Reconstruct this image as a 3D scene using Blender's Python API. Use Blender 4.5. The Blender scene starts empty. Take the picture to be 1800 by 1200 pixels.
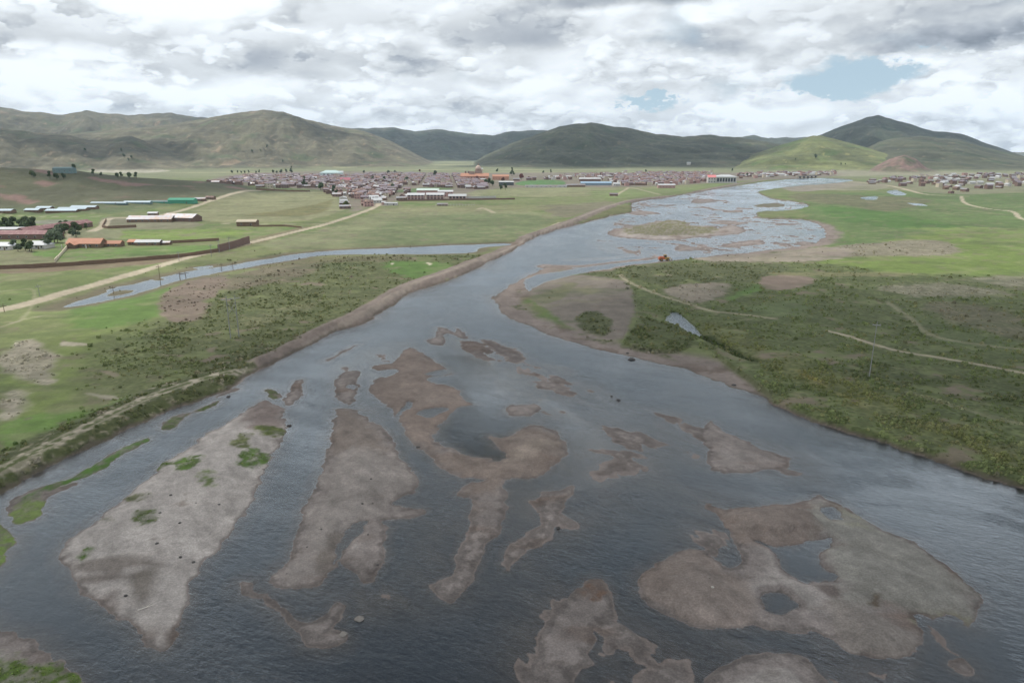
import bpy, math, random
import numpy as np
from mathutils import Vector, Matrix
R = math.radians
rng = np.random.default_rng(7)
random.seed(7)
scene = bpy.context.scene
COL = scene.collection

# ------------------------------------------------------------------ camera
H = 70.0
PITCH = math.atan((600 - 268) / 1200.0)
cam_d = bpy.data.cameras.new("camera")
cam_d.lens = 24.0; cam_d.sensor_width = 36.0
cam_d.clip_start = 0.5; cam_d.clip_end = 60000.0
cam = bpy.data.objects.new("camera", cam_d)
cam.location = (0, 0, H)
cam.rotation_euler = (math.pi / 2 - PITCH, 0, 0)
COL.objects.link(cam)
scene.camera = cam
scene.view_settings.view_transform = 'Standard'
scene.view_settings.look = 'None'
scene.view_settings.exposure = -0.10
scene.view_settings.gamma = 1.0
scene.cycles.use_denoising = True
scene.cycles.max_bounces = 8
scene.cycles.volume_bounces = 4
scene.cycles.transparent_max_bounces = 24

SUN_AZ = R(-62)      # direction TO the sun, measured from +Y towards +X
SUN_EL = R(60)

# ------------------------------------------------------------------ node helper
class NT:
    def __init__(s, tree):
        s.t = tree; s.n = tree.nodes; s.l = tree.links
    def new(s, typ, **kw):
        n = s.n.new(typ)
        for k, v in kw.items(): setattr(n, k, v)
        return n
    def put(s, node, i, v):
        if v is None: return
        if hasattr(v, 'links') or hasattr(v, 'is_linked'): s.l.new(v, node.inputs[i])
        else: node.inputs[i].default_value = v
    def m(s, op, a, b=None, c=None, clamp=False):
        n = s.new('ShaderNodeMath', operation=op); n.use_clamp = clamp
        s.put(n, 0, a); s.put(n, 1, b); s.put(n, 2, c)
        return n.outputs[0]
    def vm(s, op, a, b=None):
        n = s.new('ShaderNodeVectorMath', operation=op)
        s.put(n, 0, a); s.put(n, 1, b)
        return n.outputs[0] if op not in ('LENGTH', 'DOT_PRODUCT', 'DISTANCE') else n.outputs[1]
    def sep(s, v):
        n = s.new('ShaderNodeSeparateXYZ'); s.put(n, 0, v); return n.outputs
    def comb(s, x, y, z):
        n = s.new('ShaderNodeCombineXYZ'); s.put(n, 0, x); s.put(n, 1, y); s.put(n, 2, z); return n.outputs[0]
    def noise(s, v, scale, detail=4, rough=.55, dist=0.0, typ='FBM'):
        n = s.new('ShaderNodeTexNoise'); n.noise_dimensions = '3D'
        if v is not None: s.l.new(v, n.inputs['Vector'])
        n.inputs['Scale'].default_value = scale; n.inputs['Detail'].default_value = detail
        n.inputs['Roughness'].default_value = rough; n.inputs['Distortion'].default_value = dist
        return n.outputs[0]
    def ramp(s, v, a, b, lo=0., hi=1., smooth=True):
        n = s.new('ShaderNodeMapRange'); n.interpolation_type = 'SMOOTHSTEP' if smooth else 'LINEAR'
        n.clamp = True
        s.put(n, 0, v); s.put(n, 1, a); s.put(n, 2, b); s.put(n, 3, lo); s.put(n, 4, hi)
        return n.outputs[0]
    def mix(s, f, a, b, typ='MIX'):
        n = s.new('ShaderNodeMix', data_type='RGBA', blend_type=typ)
        s.put(n, 0, f); s.put(n, 6, a); s.put(n, 7, b)
        return n.outputs[2]

# ------------------------------------------------------------------ world: sky with clouds
world = bpy.data.worlds.new("World"); scene.world = world; world.use_nodes = True
world.cycles.sampling_method = 'MANUAL'; world.cycles.sample_map_resolution = 512
w = NT(world.node_tree)
for n in list(w.n): w.n.remove(n)
sky = w.new('ShaderNodeTexSky', sky_type='NISHITA')
sky.sun_disc = False; sky.sun_elevation = SUN_EL; sky.sun_rotation = SUN_AZ
sky.altitude = 3900; sky.air_density = 1.0; sky.dust_density = 1.2
SKY_S = 0.10
d = w.vm('NORMALIZE', w.new('ShaderNodeTexCoord').outputs['Generated'])
dx, dy, dz = w.sep(d)
zc = w.m('MAXIMUM', dz, 0.0)
# a layer seen in perspective high up, heaped cumulus seen from the side low down
den = w.m('MULTIPLY_ADD', zc, 1.1, 1.0)
q = w.comb(w.m('DIVIDE', dx, den), w.m('DIVIDE', dy, den), w.m('DIVIDE', w.m('MULTIPLY', zc, 2.1), den))
def vor(vec, sc):
    n = w.new('ShaderNodeTexVoronoi'); n.feature = 'F1'
    w.l.new(vec, n.inputs['Vector']); n.inputs['Scale'].default_value = sc
    return w.m('MULTIPLY', n.outputs['Distance'], n.outputs['Distance'])
def cloud_field(vec):
    big = w.noise(vec, 3.6, 2, .5)
    mid = w.noise(vec, 10.0, 6, .55, .1)
    v1 = vor(w.vm('ADD', vec, w.vm('MULTIPLY', w.comb(mid, mid, mid), (.09, .09, .09))), 13.0)
    a = w.m('MULTIPLY', big, .95)
    a = w.m('MULTIPLY_ADD', mid, .42, a)
    return w.m('MULTIPLY_ADD', v1, -.22, a), big
qa = w.vm('ADD', q, (3.7, 1.9, 0.0))
f0, big0 = cloud_field(qa)
f1, _ = cloud_field(w.vm('ADD', qa, (-0.008, 0.0, 0.034)))
lit = w.m('SUBTRACT', f0, f1)                       # more cloud here than above: a sunlit top
AZ = w.m('ARCTAN2', dx, dy); EL = w.m('ARCSINE', dz)
wob = w.m('MULTIPLY_ADD', w.noise(qa, 9.0, 5, .6), 0.07, -0.035)
def blob(px, py, rx, ry, inner=0.15, flat=1.7):
    dirx = (px - 900) / 1200.; diry = (600 - py) / 1200.
    vx, vy, vz = dirx, math.cos(PITCH) + diry * math.sin(PITCH), -math.sin(PITCH) + diry * math.cos(PITCH)
    az = math.atan2(vx, vy); el = math.atan2(vz, math.hypot(vx, vy))
    a = w.m('DIVIDE', w.m('SUBTRACT', w.m('ADD', AZ, wob), az), rx / 1200.)
    b = w.m('DIVIDE', w.m('SUBTRACT', w.m('ADD', EL, w.m('MULTIPLY', wob, .5)), el), ry / 1200.)
    b = w.m('MAXIMUM', w.m('MULTIPLY', b, .8), w.m('MULTIPLY', b, -flat))
    r = w.m('SQRT', w.m('ADD', w.m('MULTIPLY', a, a), w.m('MULTIPLY', b, b)))
    return w.ramp(r, 1.0, inner)
def addup(lst):
    t = None
    for f, g in lst:
        t = w.m('MULTIPLY', f, g) if t is None else w.m('MULTIPLY_ADD', f, g, t)
    return t
dark = addup([(blob(900, 66, 180, 52), .42), (blob(1080, 2, 220, 38), .50), (blob(500, 118, 130, 40), .34),
              (blob(720, 115, 90, 32), .22), (blob(40, 62, 110, 28), .20), (blob(1690, 62, 260, 44), .34),
              (blob(1250, 80, 230, 40), .20), (blob(230, 80, 160, 34), .14), (blob(620, 40, 180, 40), .16),
              (blob(1430, 110, 150, 32), .14), (blob(840, 190, 150, 34), .16), (blob(1640, 10, 420, 34), .18)])
bright = addup([(blob(250, 165, 260, 34), .20), (blob(330, 20, 200, 32), .16), (blob(1180, 45, 70, 30), .14),
                (blob(1700, 185, 160, 40), .24), (blob(1010, 180, 160, 40), .16), (blob(1330, 205, 170, 22), .22),
                (blob(600, 170, 220, 28), .16), (blob(60, 120, 80, 26), .12)])
wob2 = w.m('MULTIPLY_ADD', w.noise(qa, 16.0, 6, .68), .20, -.10)
wob = w.m('ADD', wob, wob2)
wisp = w.ramp(w.noise(qa, 9.0, 6, .62, .4), .38, .58, .35, 1.0)
hole = addup([(blob(1500, 140, 125, 32, .1, 1.0), 1.15), (blob(1140, 178, 95, 19, .1, 1.0), 1.0), (blob(1575, 112, 70, 20, .1, 1.0), .6)])
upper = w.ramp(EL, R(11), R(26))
bval = w.m('MULTIPLY_ADD', lit, w.ramp(EL, R(2), R(10), 1.4, .55), .87)
bval = w.m('MULTIPLY_ADD', w.m('SUBTRACT', big0, .5), -.35, bval)
# heaped cumulus standing in front: crisp sunlit heads, grey flat feet
def heaps(vec, sc):
    nn = w.noise(vec, sc, 5, .56)
    vv = vor(w.vm('ADD', vec, w.vm('MULTIPLY', w.comb(nn, nn, nn), (.05, .05, .05))), sc * 2.3)
    return w.m('MULTIPLY_ADD', vv, -.22, nn)
for sc, offv, thr, gain, top in ((7.0, (1.3, 5.1, .2), .43, 1.5, .99), (13.5, (7.7, 2.2, .9), .45, 1.3, 1.0)):
    qv = w.vm('ADD', q, offv)
    h0 = heaps(qv, sc); h1 = heaps(w.vm('ADD', qv, (-.05 / sc, 0, .30 / sc)), sc)
    hb = w.m('MINIMUM', w.m('MULTIPLY_ADD', w.m('SUBTRACT', h0, h1), gain, .82), top)
    mk_ = w.m('MULTIPLY', w.ramp(h0, thr, thr + .05), w.ramp(EL, R(13), R(7), .35, .95))
    bval = w.m('ADD', bval, w.m('MULTIPLY', mk_, w.m('SUBTRACT', hb, bval)))
bval = w.m('SUBTRACT', bval, w.m('MULTIPLY', dark, .85))
bval = w.m('ADD', bval, w.m('MULTIPLY', bright, .8))
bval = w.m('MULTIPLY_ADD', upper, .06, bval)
bval = w.m('ADD', bval, w.m('MULTIPLY', w.ramp(EL, R(5.5), R(9.5)), .07))
bval = w.m('MULTIPLY', bval, w.ramp(EL, R(32), R(46), 1.0, .45))
bval = w.m('MAXIMUM', w.m('MINIMUM', bval, 1.02), .26)
bval = w.m('MULTIPLY', w.m('POWER', bval, 1.4), 1.18)
belt = w.m('MULTIPLY', w.ramp(EL, R(11.5), R(19)), w.ramp(EL, R(33), R(22)))        # unseen sky band above the frame, brightness added to lift the water reflections
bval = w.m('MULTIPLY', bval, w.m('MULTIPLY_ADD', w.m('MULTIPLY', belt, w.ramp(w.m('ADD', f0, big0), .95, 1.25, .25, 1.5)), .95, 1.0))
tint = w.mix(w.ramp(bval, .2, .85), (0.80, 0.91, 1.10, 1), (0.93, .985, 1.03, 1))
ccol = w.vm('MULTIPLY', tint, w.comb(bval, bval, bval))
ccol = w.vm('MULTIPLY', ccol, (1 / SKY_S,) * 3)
cover = w.ramp(w.m('MULTIPLY_ADD', w.m('MULTIPLY', hole, wisp), -.85, w.m('ADD', f0, .26)), .36, .80)
skycol = w.vm('MULTIPLY', sky.outputs[0], (1.0, 1.0, 1.0))
skyl = w.mix(.65, skycol, (6.2, 8.0, 8.8, 1))
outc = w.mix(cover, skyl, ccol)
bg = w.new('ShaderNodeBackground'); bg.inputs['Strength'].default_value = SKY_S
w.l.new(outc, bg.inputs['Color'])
wo = w.new('ShaderNodeOutputWorld'); w.l.new(bg.outputs[0], wo.inputs['Surface'])

# ------------------------------------------------------------------ sun
sd = bpy.data.lights.new("sun", 'SUN'); sd.energy = 4.1; sd.angle = R(1.5); sd.color = (1.0, .955, .88)
sun = bpy.data.objects.new("sun", sd); COL.objects.link(sun)
sv = Vector((math.sin(SUN_AZ) * math.cos(SUN_EL), math.cos(SUN_AZ) * math.cos(SUN_EL), math.sin(SUN_EL)))
sun.rotation_euler = sv.to_track_quat('Z', 'Y').to_euler()
sun.location = (0, 0, 500)

# ------------------------------------------------------------------ geometry helpers
def pdir(px, py):
    px = np.asarray(px, float); py = np.asarray(py, float)
    x = (px - 900) / 1200.; y = (600 - py) / 1200.
    return x, math.cos(PITCH) + y * math.sin(PITCH), -math.sin(PITCH) + y * math.cos(PITCH)
def unp(pts, z=0.0):
    p = np.array(pts, float)
    vx, vy, vz = pdir(p[:, 0], p[:, 1])
    t = (z - H) / np.minimum(vz, -1e-3)
    return np.stack([vx * t, vy * t], 1)
def smooth_closed(p, n=3):
    p = np.array(p, float)
    a, b, c, d_ = np.roll(p, 1, 0), p, np.roll(p, -1, 0), np.roll(p, -2, 0)
    out = []
    for k in range(n):
        t = k / n
        out.append(.5 * ((2 * b) + (-a + c) * t + (2 * a - 5 * b + 4 * c - d_) * t * t + (-a + 3 * b - 3 * c + d_) * t ** 3))
    return np.stack(out, 1).reshape(-1, 2)
def smooth_open(p, n=4):
    p = np.array(p, float)
    q_ = np.vstack([2 * p[0] - p[1], p, 2 * p[-1] - p[-2]])
    out = []
    for i in range(1, len(q_) - 2):
        a, b, c, d_ = q_[i - 1], q_[i], q_[i + 1], q_[i + 2]
        for k in range(n):
            t = k / n
            out.append(.5 * ((2 * b) + (-a + c) * t + (2 * a - 5 * b + 4 * c - d_) * t * t + (-a + 3 * b - 3 * c + d_) * t ** 3))
    out.append(p[-1])
    return np.array(out)

_g = np.random.default_rng(3)
_ang = _g.random(1024) * 2 * np.pi
GX, GY = np.cos(_ang).astype(np.float32), np.sin(_ang).astype(np.float32)
def gn(x, y, seed=0):
    xi = np.floor(x); yi = np.floor(y)
    xf = (x - xi).astype(np.float32); yf = (y - yi).astype(np.float32)
    xi = xi.astype(np.int64); yi = yi.astype(np.int64)
    def g(ox, oy):
        h = ((xi + ox) * 374761393 + (yi + oy) * 668265263 + seed * 974711) & 0xffffffff
        h = ((h ^ (h >> 13)) * 1274126177) & 0xffffffff
        h = (h ^ (h >> 16)) & 1023
        return GX[h] * (xf - ox) + GY[h] * (yf - oy)
    u = xf * xf * xf * (xf * (xf * 6 - 15) + 10); v = yf * yf * yf * (yf * (yf * 6 - 15) + 10)
    a = g(0, 0); b = g(1, 0); c = g(0, 1); e = g(1, 1)
    return (a + (b - a) * u + (c - a) * v + (a - b - c + e) * u * v) * 1.5
def fbm(x, y, lam, octv=4, seed=0, gain=.5):
    s = 0; a = 1.; n = 0
    for o in range(octv):
        f = 2 ** o / lam
        s = s + a * gn(x * f + 17.3 * o, y * f - 9.1 * o, seed + o); n += a; a *= gain
    return s / n
def sst(a, b, x):
    t = np.clip((x - a) / (b - a), 0, 1); return t * t * (3 - 2 * t)

def sdf(X, Y, poly, margin):
    """signed distance, positive inside; -margin where far outside"""
    out = np.full(X.shape, -margin, np.float32)
    lo = poly.min(0) - margin; hi = poly.max(0) + margin
    k = np.nonzero((X > lo[0]) & (X < hi[0]) & (Y > lo[1]) & (Y < hi[1]))[0]
    if len(k) == 0: return out
    x = X[k].astype(np.float32); y = Y[k].astype(np.float32)
    d2 = np.full(len(k), 1e18, np.float32); ins = np.zeros(len(k), bool)
    P0 = poly; P1 = np.roll(poly, -1, 0)
    for (ax, ay), (bx, by) in zip(P0, P1):
        ex, ey = bx - ax, by - ay
        L = ex * ex + ey * ey
        if L < 1e-9: continue
        wx = x - np.float32(ax); wy = y - np.float32(ay)
        t = np.clip((wx * ex + wy * ey) / L, 0, 1)
        qx = wx - t * ex; qy = wy - t * ey
        np.minimum(d2, qx * qx + qy * qy, out=d2)
        if ay != by:
            c = ((y >= ay) != (y >= by)) & (wx < wy * (ex / ey))
            ins ^= c
    dd = np.sqrt(d2)
    out[k] = np.clip(np.where(ins, dd, -dd), -margin, 1e9)
    return out
def ldist(X, Y, line, margin):
    out = np.full(X.shape, margin, np.float32)
    lo = line.min(0) - margin; hi = line.max(0) + margin
    k = np.nonzero((X > lo[0]) & (X < hi[0]) & (Y > lo[1]) & (Y < hi[1]))[0]
    if len(k) == 0: return out
    x = X[k].astype(np.float32); y = Y[k].astype(np.float32)
    d2 = np.full(len(k), 1e18, np.float32)
    for (ax, ay), (bx, by) in zip(line[:-1], line[1:]):
        ex, ey = bx - ax, by - ay
        L = ex * ex + ey * ey
        if L < 1e-9: continue
        wx = x - np.float32(ax); wy = y - np.float32(ay)
        t = np.clip((wx * ex + wy * ey) / L, 0, 1)
        qx = wx - t * ex; qy = wy - t * ey
        np.minimum(d2, qx * qx + qy * qy, out=d2)
    out[k] = np.minimum(np.sqrt(d2), margin)
    return out

# ------------------------------------------------------------------ the plan of the valley (shore lines surveyed as points, laid on the ground)
RIVER = unp([(-500, 1400), (-420, 1080), (-200, 960), (0, 868), (40, 846), (95, 817), (150, 792), (200, 767), (260, 738), (310, 717), (350, 705), (395, 688),
         (440, 657), (480, 638), (520, 620), (560, 599), (600, 580), (640, 568), (690, 537), (720, 517), (760, 503), (800, 488),
         (850, 465), (900, 441), (950, 413), (985, 402), (1030, 391), (1080, 379), (1112, 372), (1110, 362), (1120, 355), (1180, 346),
         (1240, 336), (1300, 326), (1350, 319), (1400, 314.5), (1440, 313), (1475, 314), (1500, 317), (1482, 321), (1440, 325), (1400, 328), (1345, 335), (1335, 340),
         (1360, 349), (1400, 355), (1418, 360), (1412, 367), (1380, 371), (1330, 374), (1340, 384), (1400, 385), (1432, 392),
         (1447, 403), (1450, 415), (1430, 427), (1400, 433), (1340, 441), (1280, 447), (1200, 455), (1160, 458), (1080, 468),
         (1030, 474), (985, 468), (955, 470), (930, 484), (900, 499), (880, 511), (868, 527), (875, 545), (900, 561), (930, 574), (970, 591),
         (1020, 606), (1060, 617), (1110, 628), (1160, 639), (1220, 653), (1270, 676), (1320, 691), (1360, 710), (1400, 729),
         (1450, 749), (1500, 766), (1560, 780), (1620, 802), (1680, 822), (1740, 842), (1800, 862), (1950, 925), (2300, 1100), (2400, 1400)], 0)
RIVER = np.vstack([RIVER[:], unp([(2400, 1650)], 0), [[40, -400], [-40, -400]], unp([(-500, 1650)], 0)])
RIVER = smooth_closed(RIVER, 3)
LAGOON = smooth_closed(unp([(104, 541), (130, 530), (175, 519), (205, 506), (245, 497.5), (290, 486), (350, 474.5), (400, 467), (450, 458.5), (500, 450),
         (560, 442.5), (650, 438), (740, 434), (790, 431.5), (850, 429.5), (890, 428), (895, 431), (850, 435), (830, 444), (760, 446.5), (650, 446.5),
         (560, 449.5), (520, 456), (450, 467), (410, 474), (370, 482), (310, 494), (270, 507), (240, 517), (200, 525), (145, 536)], 0), 3)
PONDS = [smooth_closed(unp(p, 0), 3) for p in [
    [(1170, 556), (1186, 557), (1206, 568), (1214, 578), (1192, 571), (1178, 565)],
    [(1518, 348), (1540, 345), (1545, 350), (1530, 352)], [(1558, 337), (1575, 334), (1592, 341), (1575, 344)],
    [(1596, 357), (1618, 358), (1630, 362), (1610, 361)],
    [(925, 511), (922, 497), (940, 484), (960, 480), (1000, 475), (1060, 465), (1150, 457.5), (1155, 460), (1085, 469), (1030, 479), (985, 488), (945, 502)],
    [(342, 471), (375, 467), (372, 470), (350, 473)], [(1612, 299), (1640, 297.5), (1648, 301), (1620, 303)],
]]
# islands and bars: (points, level at the shore offset [m], slope, cap height)
ISL = [
 ([(470, 700), (450, 710), (410, 736), (375, 757), (330, 787), (280, 821), (250, 846), (230, 866), (200, 886), (165, 916), (140, 936), (118, 956),
   (113, 970), (118, 990), (130, 1015), (140, 1035), (175, 1062), (235, 1100), (262, 1135), (285, 1142), (300, 1135), (312, 1110), (325, 1075),
   (340, 1020), (360, 990), (395, 945), (430, 905), (450, 870), (462, 850), (470, 822), (482, 790), (500, 760), (503, 735), (490, 713)], 0, .10, .75),
 ([(503, 712), (497, 700), (508, 688), (515, 672), (530, 665), (533, 676), (530, 690), (520, 706)], 0, .08, .3),
 ([(465, 686), (475, 683), (490, 690), (490, 698), (478, 698)], 0, .15, .5),
 ([(600, 718), (588, 724), (583, 760), (575, 800), (560, 835), (540, 880), (527, 920), (518, 960), (508, 985), (482, 1008), (478, 1025), (500, 1032),
   (545, 1031), (565, 1018), (590, 1000), (600, 992), (612, 1002), (636, 1027), (660, 1010), (678, 975), (672, 955), (682, 930), (676, 915), (740, 906), (750, 899),
   (735, 893), (690, 891), (705, 872), (728, 860), (734, 838), (715, 820), (700, 800), (680, 770), (660, 745), (640, 728), (620, 720)], 0, .09, .7),
 ([(418, 1026), (432, 1020), (450, 1034), (478, 1053), (508, 1075), (525, 1085), (548, 1087), (575, 1074), (590, 1056), (603, 1068), (600, 1088), (585, 1105), (608, 1112),
   (604, 1132), (575, 1138), (545, 1128), (532, 1108), (500, 1088), (475, 1064), (445, 1048), (425, 1044)], 0, .09, .25),
 ([(718, 611), (740, 620), (765, 635), (785, 652), (788, 660), (750, 664), (765, 672), (800, 682), (812, 700), (830, 710), (800, 718), (782, 738), (765, 758), (768, 775),
   (795, 788), (825, 802), (850, 806), (870, 815), (890, 800), (876, 785), (865, 766), (885, 768), (915, 756), (940, 745), (975, 755), (992, 768), (995, 785), (988, 800), (965, 822), (945, 838), (900, 842),
   (886, 852), (892, 872), (890, 900), (880, 935), (850, 965), (830, 1005), (810, 1045), (790, 1057), (772, 1045), (758, 1022), (790, 1015), (803, 1003), (800, 985),
   (810, 955), (825, 925), (828, 900), (830, 877), (800, 870), (818, 855), (845, 845), (820, 842), (795, 838), (765, 805), (745, 790), (720, 775), (708, 757), (700, 735),
   (690, 720), (668, 702), (652, 690), (655, 668), (690, 656), (655, 648), (665, 640), (690, 636)], 0, .07, .45),
 ([(600, 655), (622, 652), (628, 665), (629, 682), (624, 700), (610, 712), (598, 705), (590, 688), (589, 668)], 0, .08, .25),
 ([(768, 578), (780, 575), (800, 584), (803, 576), (815, 582), (827, 596), (812, 594), (790, 586), (781, 590), (780, 606), (755, 605), (752, 597), (766, 590)], 0, .08, .25),
 ([(843, 597), (860, 598), (885, 605), (912, 618), (925, 632), (905, 640), (885, 628), (862, 612)], -.02, .03, .2),
 ([(890, 640), (915, 632), (945, 650), (985, 662), (1015, 680), (1012, 705), (985, 700), (960, 685), (930, 668), (895, 662)], -.10, .02, .03),
 ([(950, 640), (975, 640), (1010, 655), (990, 662)], -.08, .02, .03),
 ([(888, 718), (900, 712), (925, 710), (946, 712), (945, 722), (930, 730), (905, 732), (890, 728)], 0, .08, .3),
 ([(1010, 765), (1060, 750), (1110, 765), (1120, 800), (1100, 850), (1070, 890), (1030, 860), (1005, 830)], -.16, .012, -.02),
 ([(1025, 830), (1080, 800), (1110, 812), (1138, 822), (1130, 840), (1100, 838), (1070, 855), (1040, 850)], -.05, .02, .05),
 ([(1236, 758), (1243, 741), (1262, 748), (1285, 762), (1340, 785), (1376, 803), (1393, 820), (1340, 826), (1258, 831), (1245, 812), (1238, 785)], 0, .10, .4),
 ([(948, 864), (975, 860), (1003, 854), (1009, 866), (990, 895), (972, 928), (960, 948), (920, 975), (894, 1003), (885, 985), (890, 960), (905, 948), (940, 922), (946, 895)], 0, .05, .2),
 ([(1042, 1017), (1062, 1025), (1082, 1045), (1083, 1065), (1070, 1088), (1042, 1108), (1046, 1128), (1030, 1150), (1040, 1168), (1012, 1190), (1000, 1260), (905, 1260), (925, 1180), (935, 1150),
   (945, 1110), (980, 1070), (1010, 1040)], 0, .07, .4),
 ([(1062, 1112), (1078, 1105), (1080, 1125), (1074, 1150), (1060, 1148)], 0, .05, .2),
 ([(1252, 884), (1258, 897), (1275, 899), (1300, 893), (1360, 888), (1400, 885), (1435, 871), (1455, 876), (1490, 896), (1530, 923), (1600, 950), (1660, 990), (1700, 1022), (1720, 1055),
   (1716, 1082), (1700, 1100), (1680, 1085), (1640, 1086), (1605, 1080), (1620, 1108), (1620, 1130), (1600, 1150), (1560, 1160), (1520, 1155), (1480, 1140), (1440, 1115), (1380, 1110),
   (1310, 1100), (1240, 1105), (1200, 1095), (1150, 1065), (1125, 1035), (1130, 1010), (1160, 985), (1200, 970), (1240, 970), (1280, 1000), (1302, 985), (1292, 960), (1280, 930), (1265, 912)], 0, .10, .75),
 ([(1235, 1260), (1240, 1195), (1300, 1160), (1350, 1143), (1400, 1150), (1440, 1180), (1480, 1260)], 0, .08, .5),
 ([(1110, 1260), (1105, 1180), (1140, 1160), (1190, 1150), (1225, 1165), (1220, 1260)], -.05, .03, .10),
 ([(1040, 1260), (1060, 1190), (1090, 1195), (1085, 1260)], -.06, .03, .05),
 ([(1425, 1115), (1500, 1148), (1560, 1165), (1610, 1160), (1600, 1200), (1500, 1210), (1440, 1160)], -.08, .02, .0),
 ([(1668, 1165), (1690, 1153), (1710, 1172), (1706, 1187), (1685, 1180)], 0, .05, .1),
 ([(1630, 1098), (1650, 1108), (1690, 1145), (1685, 1152), (1650, 1125)], -.03, .03, .05),
 ([(-60, 1085), (0, 1106), (30, 1116), (60, 1131), (92, 1152), (120, 1175), (160, 1230), (140, 1330), (-300, 1330), (-300, 1100)], 0, .12, .7),
 ([(28, 876), (60, 860), (120, 840), (170, 813), (220, 786), (257, 768), (257, 775), (220, 800), (170, 830), (125, 848), (88, 864), (84, 885), (72, 908), (45, 922), (30, 920), (22, 895)], 0, .14, .45),
 ([(88, 864), (125, 850), (128, 856), (105, 866), (85, 872)], 0, .06, .15),
 ([(-200, 960), (-60, 905), (0, 918), (25, 933), (25, 950), (12, 975), (0, 996), (-60, 1040), (-200, 1060)], 0, .14, .6),
 ([(283, 750), (300, 735), (325, 727), (345, 722), (330, 735), (305, 748), (288, 756)], 0, .10, .35),
 ([(345, 722), (360, 712), (380, 704), (375, 711), (355, 722)], 0, .10, .25),
 ([(382, 699), (410, 682), (418, 684), (400, 694)], 0, .08, .15),
 ([(567, 633), (590, 624), (626, 607), (620, 614), (590, 630), (575, 638)], -.02, .04, .1),
 # far upstream
 ([(1068, 409), (1085, 402), (1110, 397), (1140, 392), (1180, 386.5), (1208, 391), (1215, 396), (1255, 397), (1262, 401), (1280, 396), (1300, 398), (1311, 404), (1300, 411), (1260, 415.5), (1225, 418), (1180, 422.5), (1130, 421), (1080, 416)], 0, .05, .8),
 ([(1240, 391), (1275, 388.5), (1318, 392), (1280, 395)], 0, .05, .3),
 ([(1213, 353), (1235, 350), (1262, 352.5), (1240, 357), (1215, 357)], -.02, .03, .2),
 ([(1322, 361), (1345, 358), (1378, 359), (1370, 364), (1340, 364)], 0, .05, .4),
 ([(1270, 371), (1300, 369), (1306, 373), (1280, 374)], 0, .05, .2), ([(1292, 365), (1322, 366), (1318, 368), (1295, 367)], 0, .05, .2),
 ([(1205, 365.5), (1240, 363.5), (1262, 368), (1290, 370), (1260, 370), (1235, 366)], -.01, .05, .15),
 ([(1105, 372), (1135, 371), (1160, 375), (1130, 378), (1108, 377)], -.02, .05, .2),
 ([(1182, 436), (1200, 429), (1225, 434), (1245, 438), (1215, 441), (1186, 441)], -.02, .03, .15),
 ([(1265, 431), (1290, 426), (1330, 421), (1346, 424), (1340, 430), (1300, 434), (1270, 435)], -.02, .03, .15),
 ([(1110, 444), (1130, 437), (1120, 446)], -.05, .03, .05),
 ([(950, 465), (1010, 466), (1060, 461), (1155, 451.5), (1156, 455), (1080, 463.5), (1030, 469), (985, 471.5), (950, 472)], -.01, .05, .25),
 ([(990, 457), (1060, 452), (1130, 449), (1060, 456)], -.09, .02, .0),
 ([(1360, 377), (1400, 378), (1440, 386), (1452, 396), (1430, 390), (1380, 382)], -.01, .05, .3),
 ([(1405, 373), (1440, 376), (1470, 390), (1440, 383)], 0, .05, .3),
]
ISL = [(smooth_closed(unp(p, 0), 3), lv, sl, cap) for p, lv, sl, cap in ISL]
HOLES = [(smooth_closed(unp(p, 0), 3), dep, sl) for p, dep, sl in [
    ([(1326, 951), (1360, 960), (1400, 961), (1430, 950), (1468, 943), (1440, 968), (1440, 985), (1452, 1003), (1475, 1014), (1440, 1021), (1402, 1015), (1376, 1002), (1368, 985), (1355, 970)], .5, .25),
    ([(1345, 1048), (1362, 1042), (1388, 1045), (1403, 1068), (1378, 1079), (1350, 1072)], .4, .2),
    ([(1450, 896), (1466, 893), (1479, 902), (1475, 915), (1460, 912)], .3, .2),
    ([(745, 658), (775, 650), (790, 655), (770, 662)], .2, .1), ([(665, 652), (690, 650), (702, 655), (680, 664), (668, 660)], .2, .1),
    ([(718, 705), (724, 715), (712, 728), (700, 740), (705, 722)], .25, .2), ([(740, 722), (770, 715), (785, 720), (765, 732), (750, 733), (735, 728)], .2, .1),
    ([(612, 678), (622, 676), (625, 684), (614, 685)], .12, .1),
    ([(590, 1000), (600, 985), (612, 1000), (640, 1028), (612, 1024), (560, 1040), (575, 1015)], .5, .12),
    ([(612, 935), (640, 915), (650, 920), (615, 955), (590, 990), (585, 985)], .08, .05),
    ([(1060, 862), (1090, 845), (1100, 850), (1070, 875)], .3, .1),
]]
def L(p, z=1.5, n=4): return smooth_open(unp(p, z), n)
def PZ(p, z=1.5): return smooth_closed(unp(p, z), 2)
ROAD1 = L([(-300, 618), (-150, 582), (0, 545), (60, 529), (150, 503), (250, 476), (330, 453), (400, 436), (450, 424), (520, 407), (570, 395), (620, 379), (650, 368), (666, 359), (661, 352), (650, 345), (643, 335), (650, 326), (655, 318)])
ROAD2 = L([(160, 407), (182, 397), (195, 384), (270, 380), (340, 365), (400, 350), (450, 336.5), (480, 331)])
BANKTRACK = L([(-200, 925), (-60, 855), (0, 828), (60, 796), (100, 777), (150, 752), (200, 727), (250, 703), (300, 684), (350, 668), (400, 655), (440, 645), (478, 632)], 2.2)
LEVEE = L([(478, 630), (520, 608), (560, 586), (600, 566), (640, 549), (690, 518), (730, 497), (780, 480), (830, 461), (880, 441), (930, 415), (975, 398), (1010, 386), (1060, 366), (1085, 358), (1120, 350), (1200, 341), (1240, 333), (1300, 322), (1350, 315), (1400, 312)], 2.6)
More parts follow.
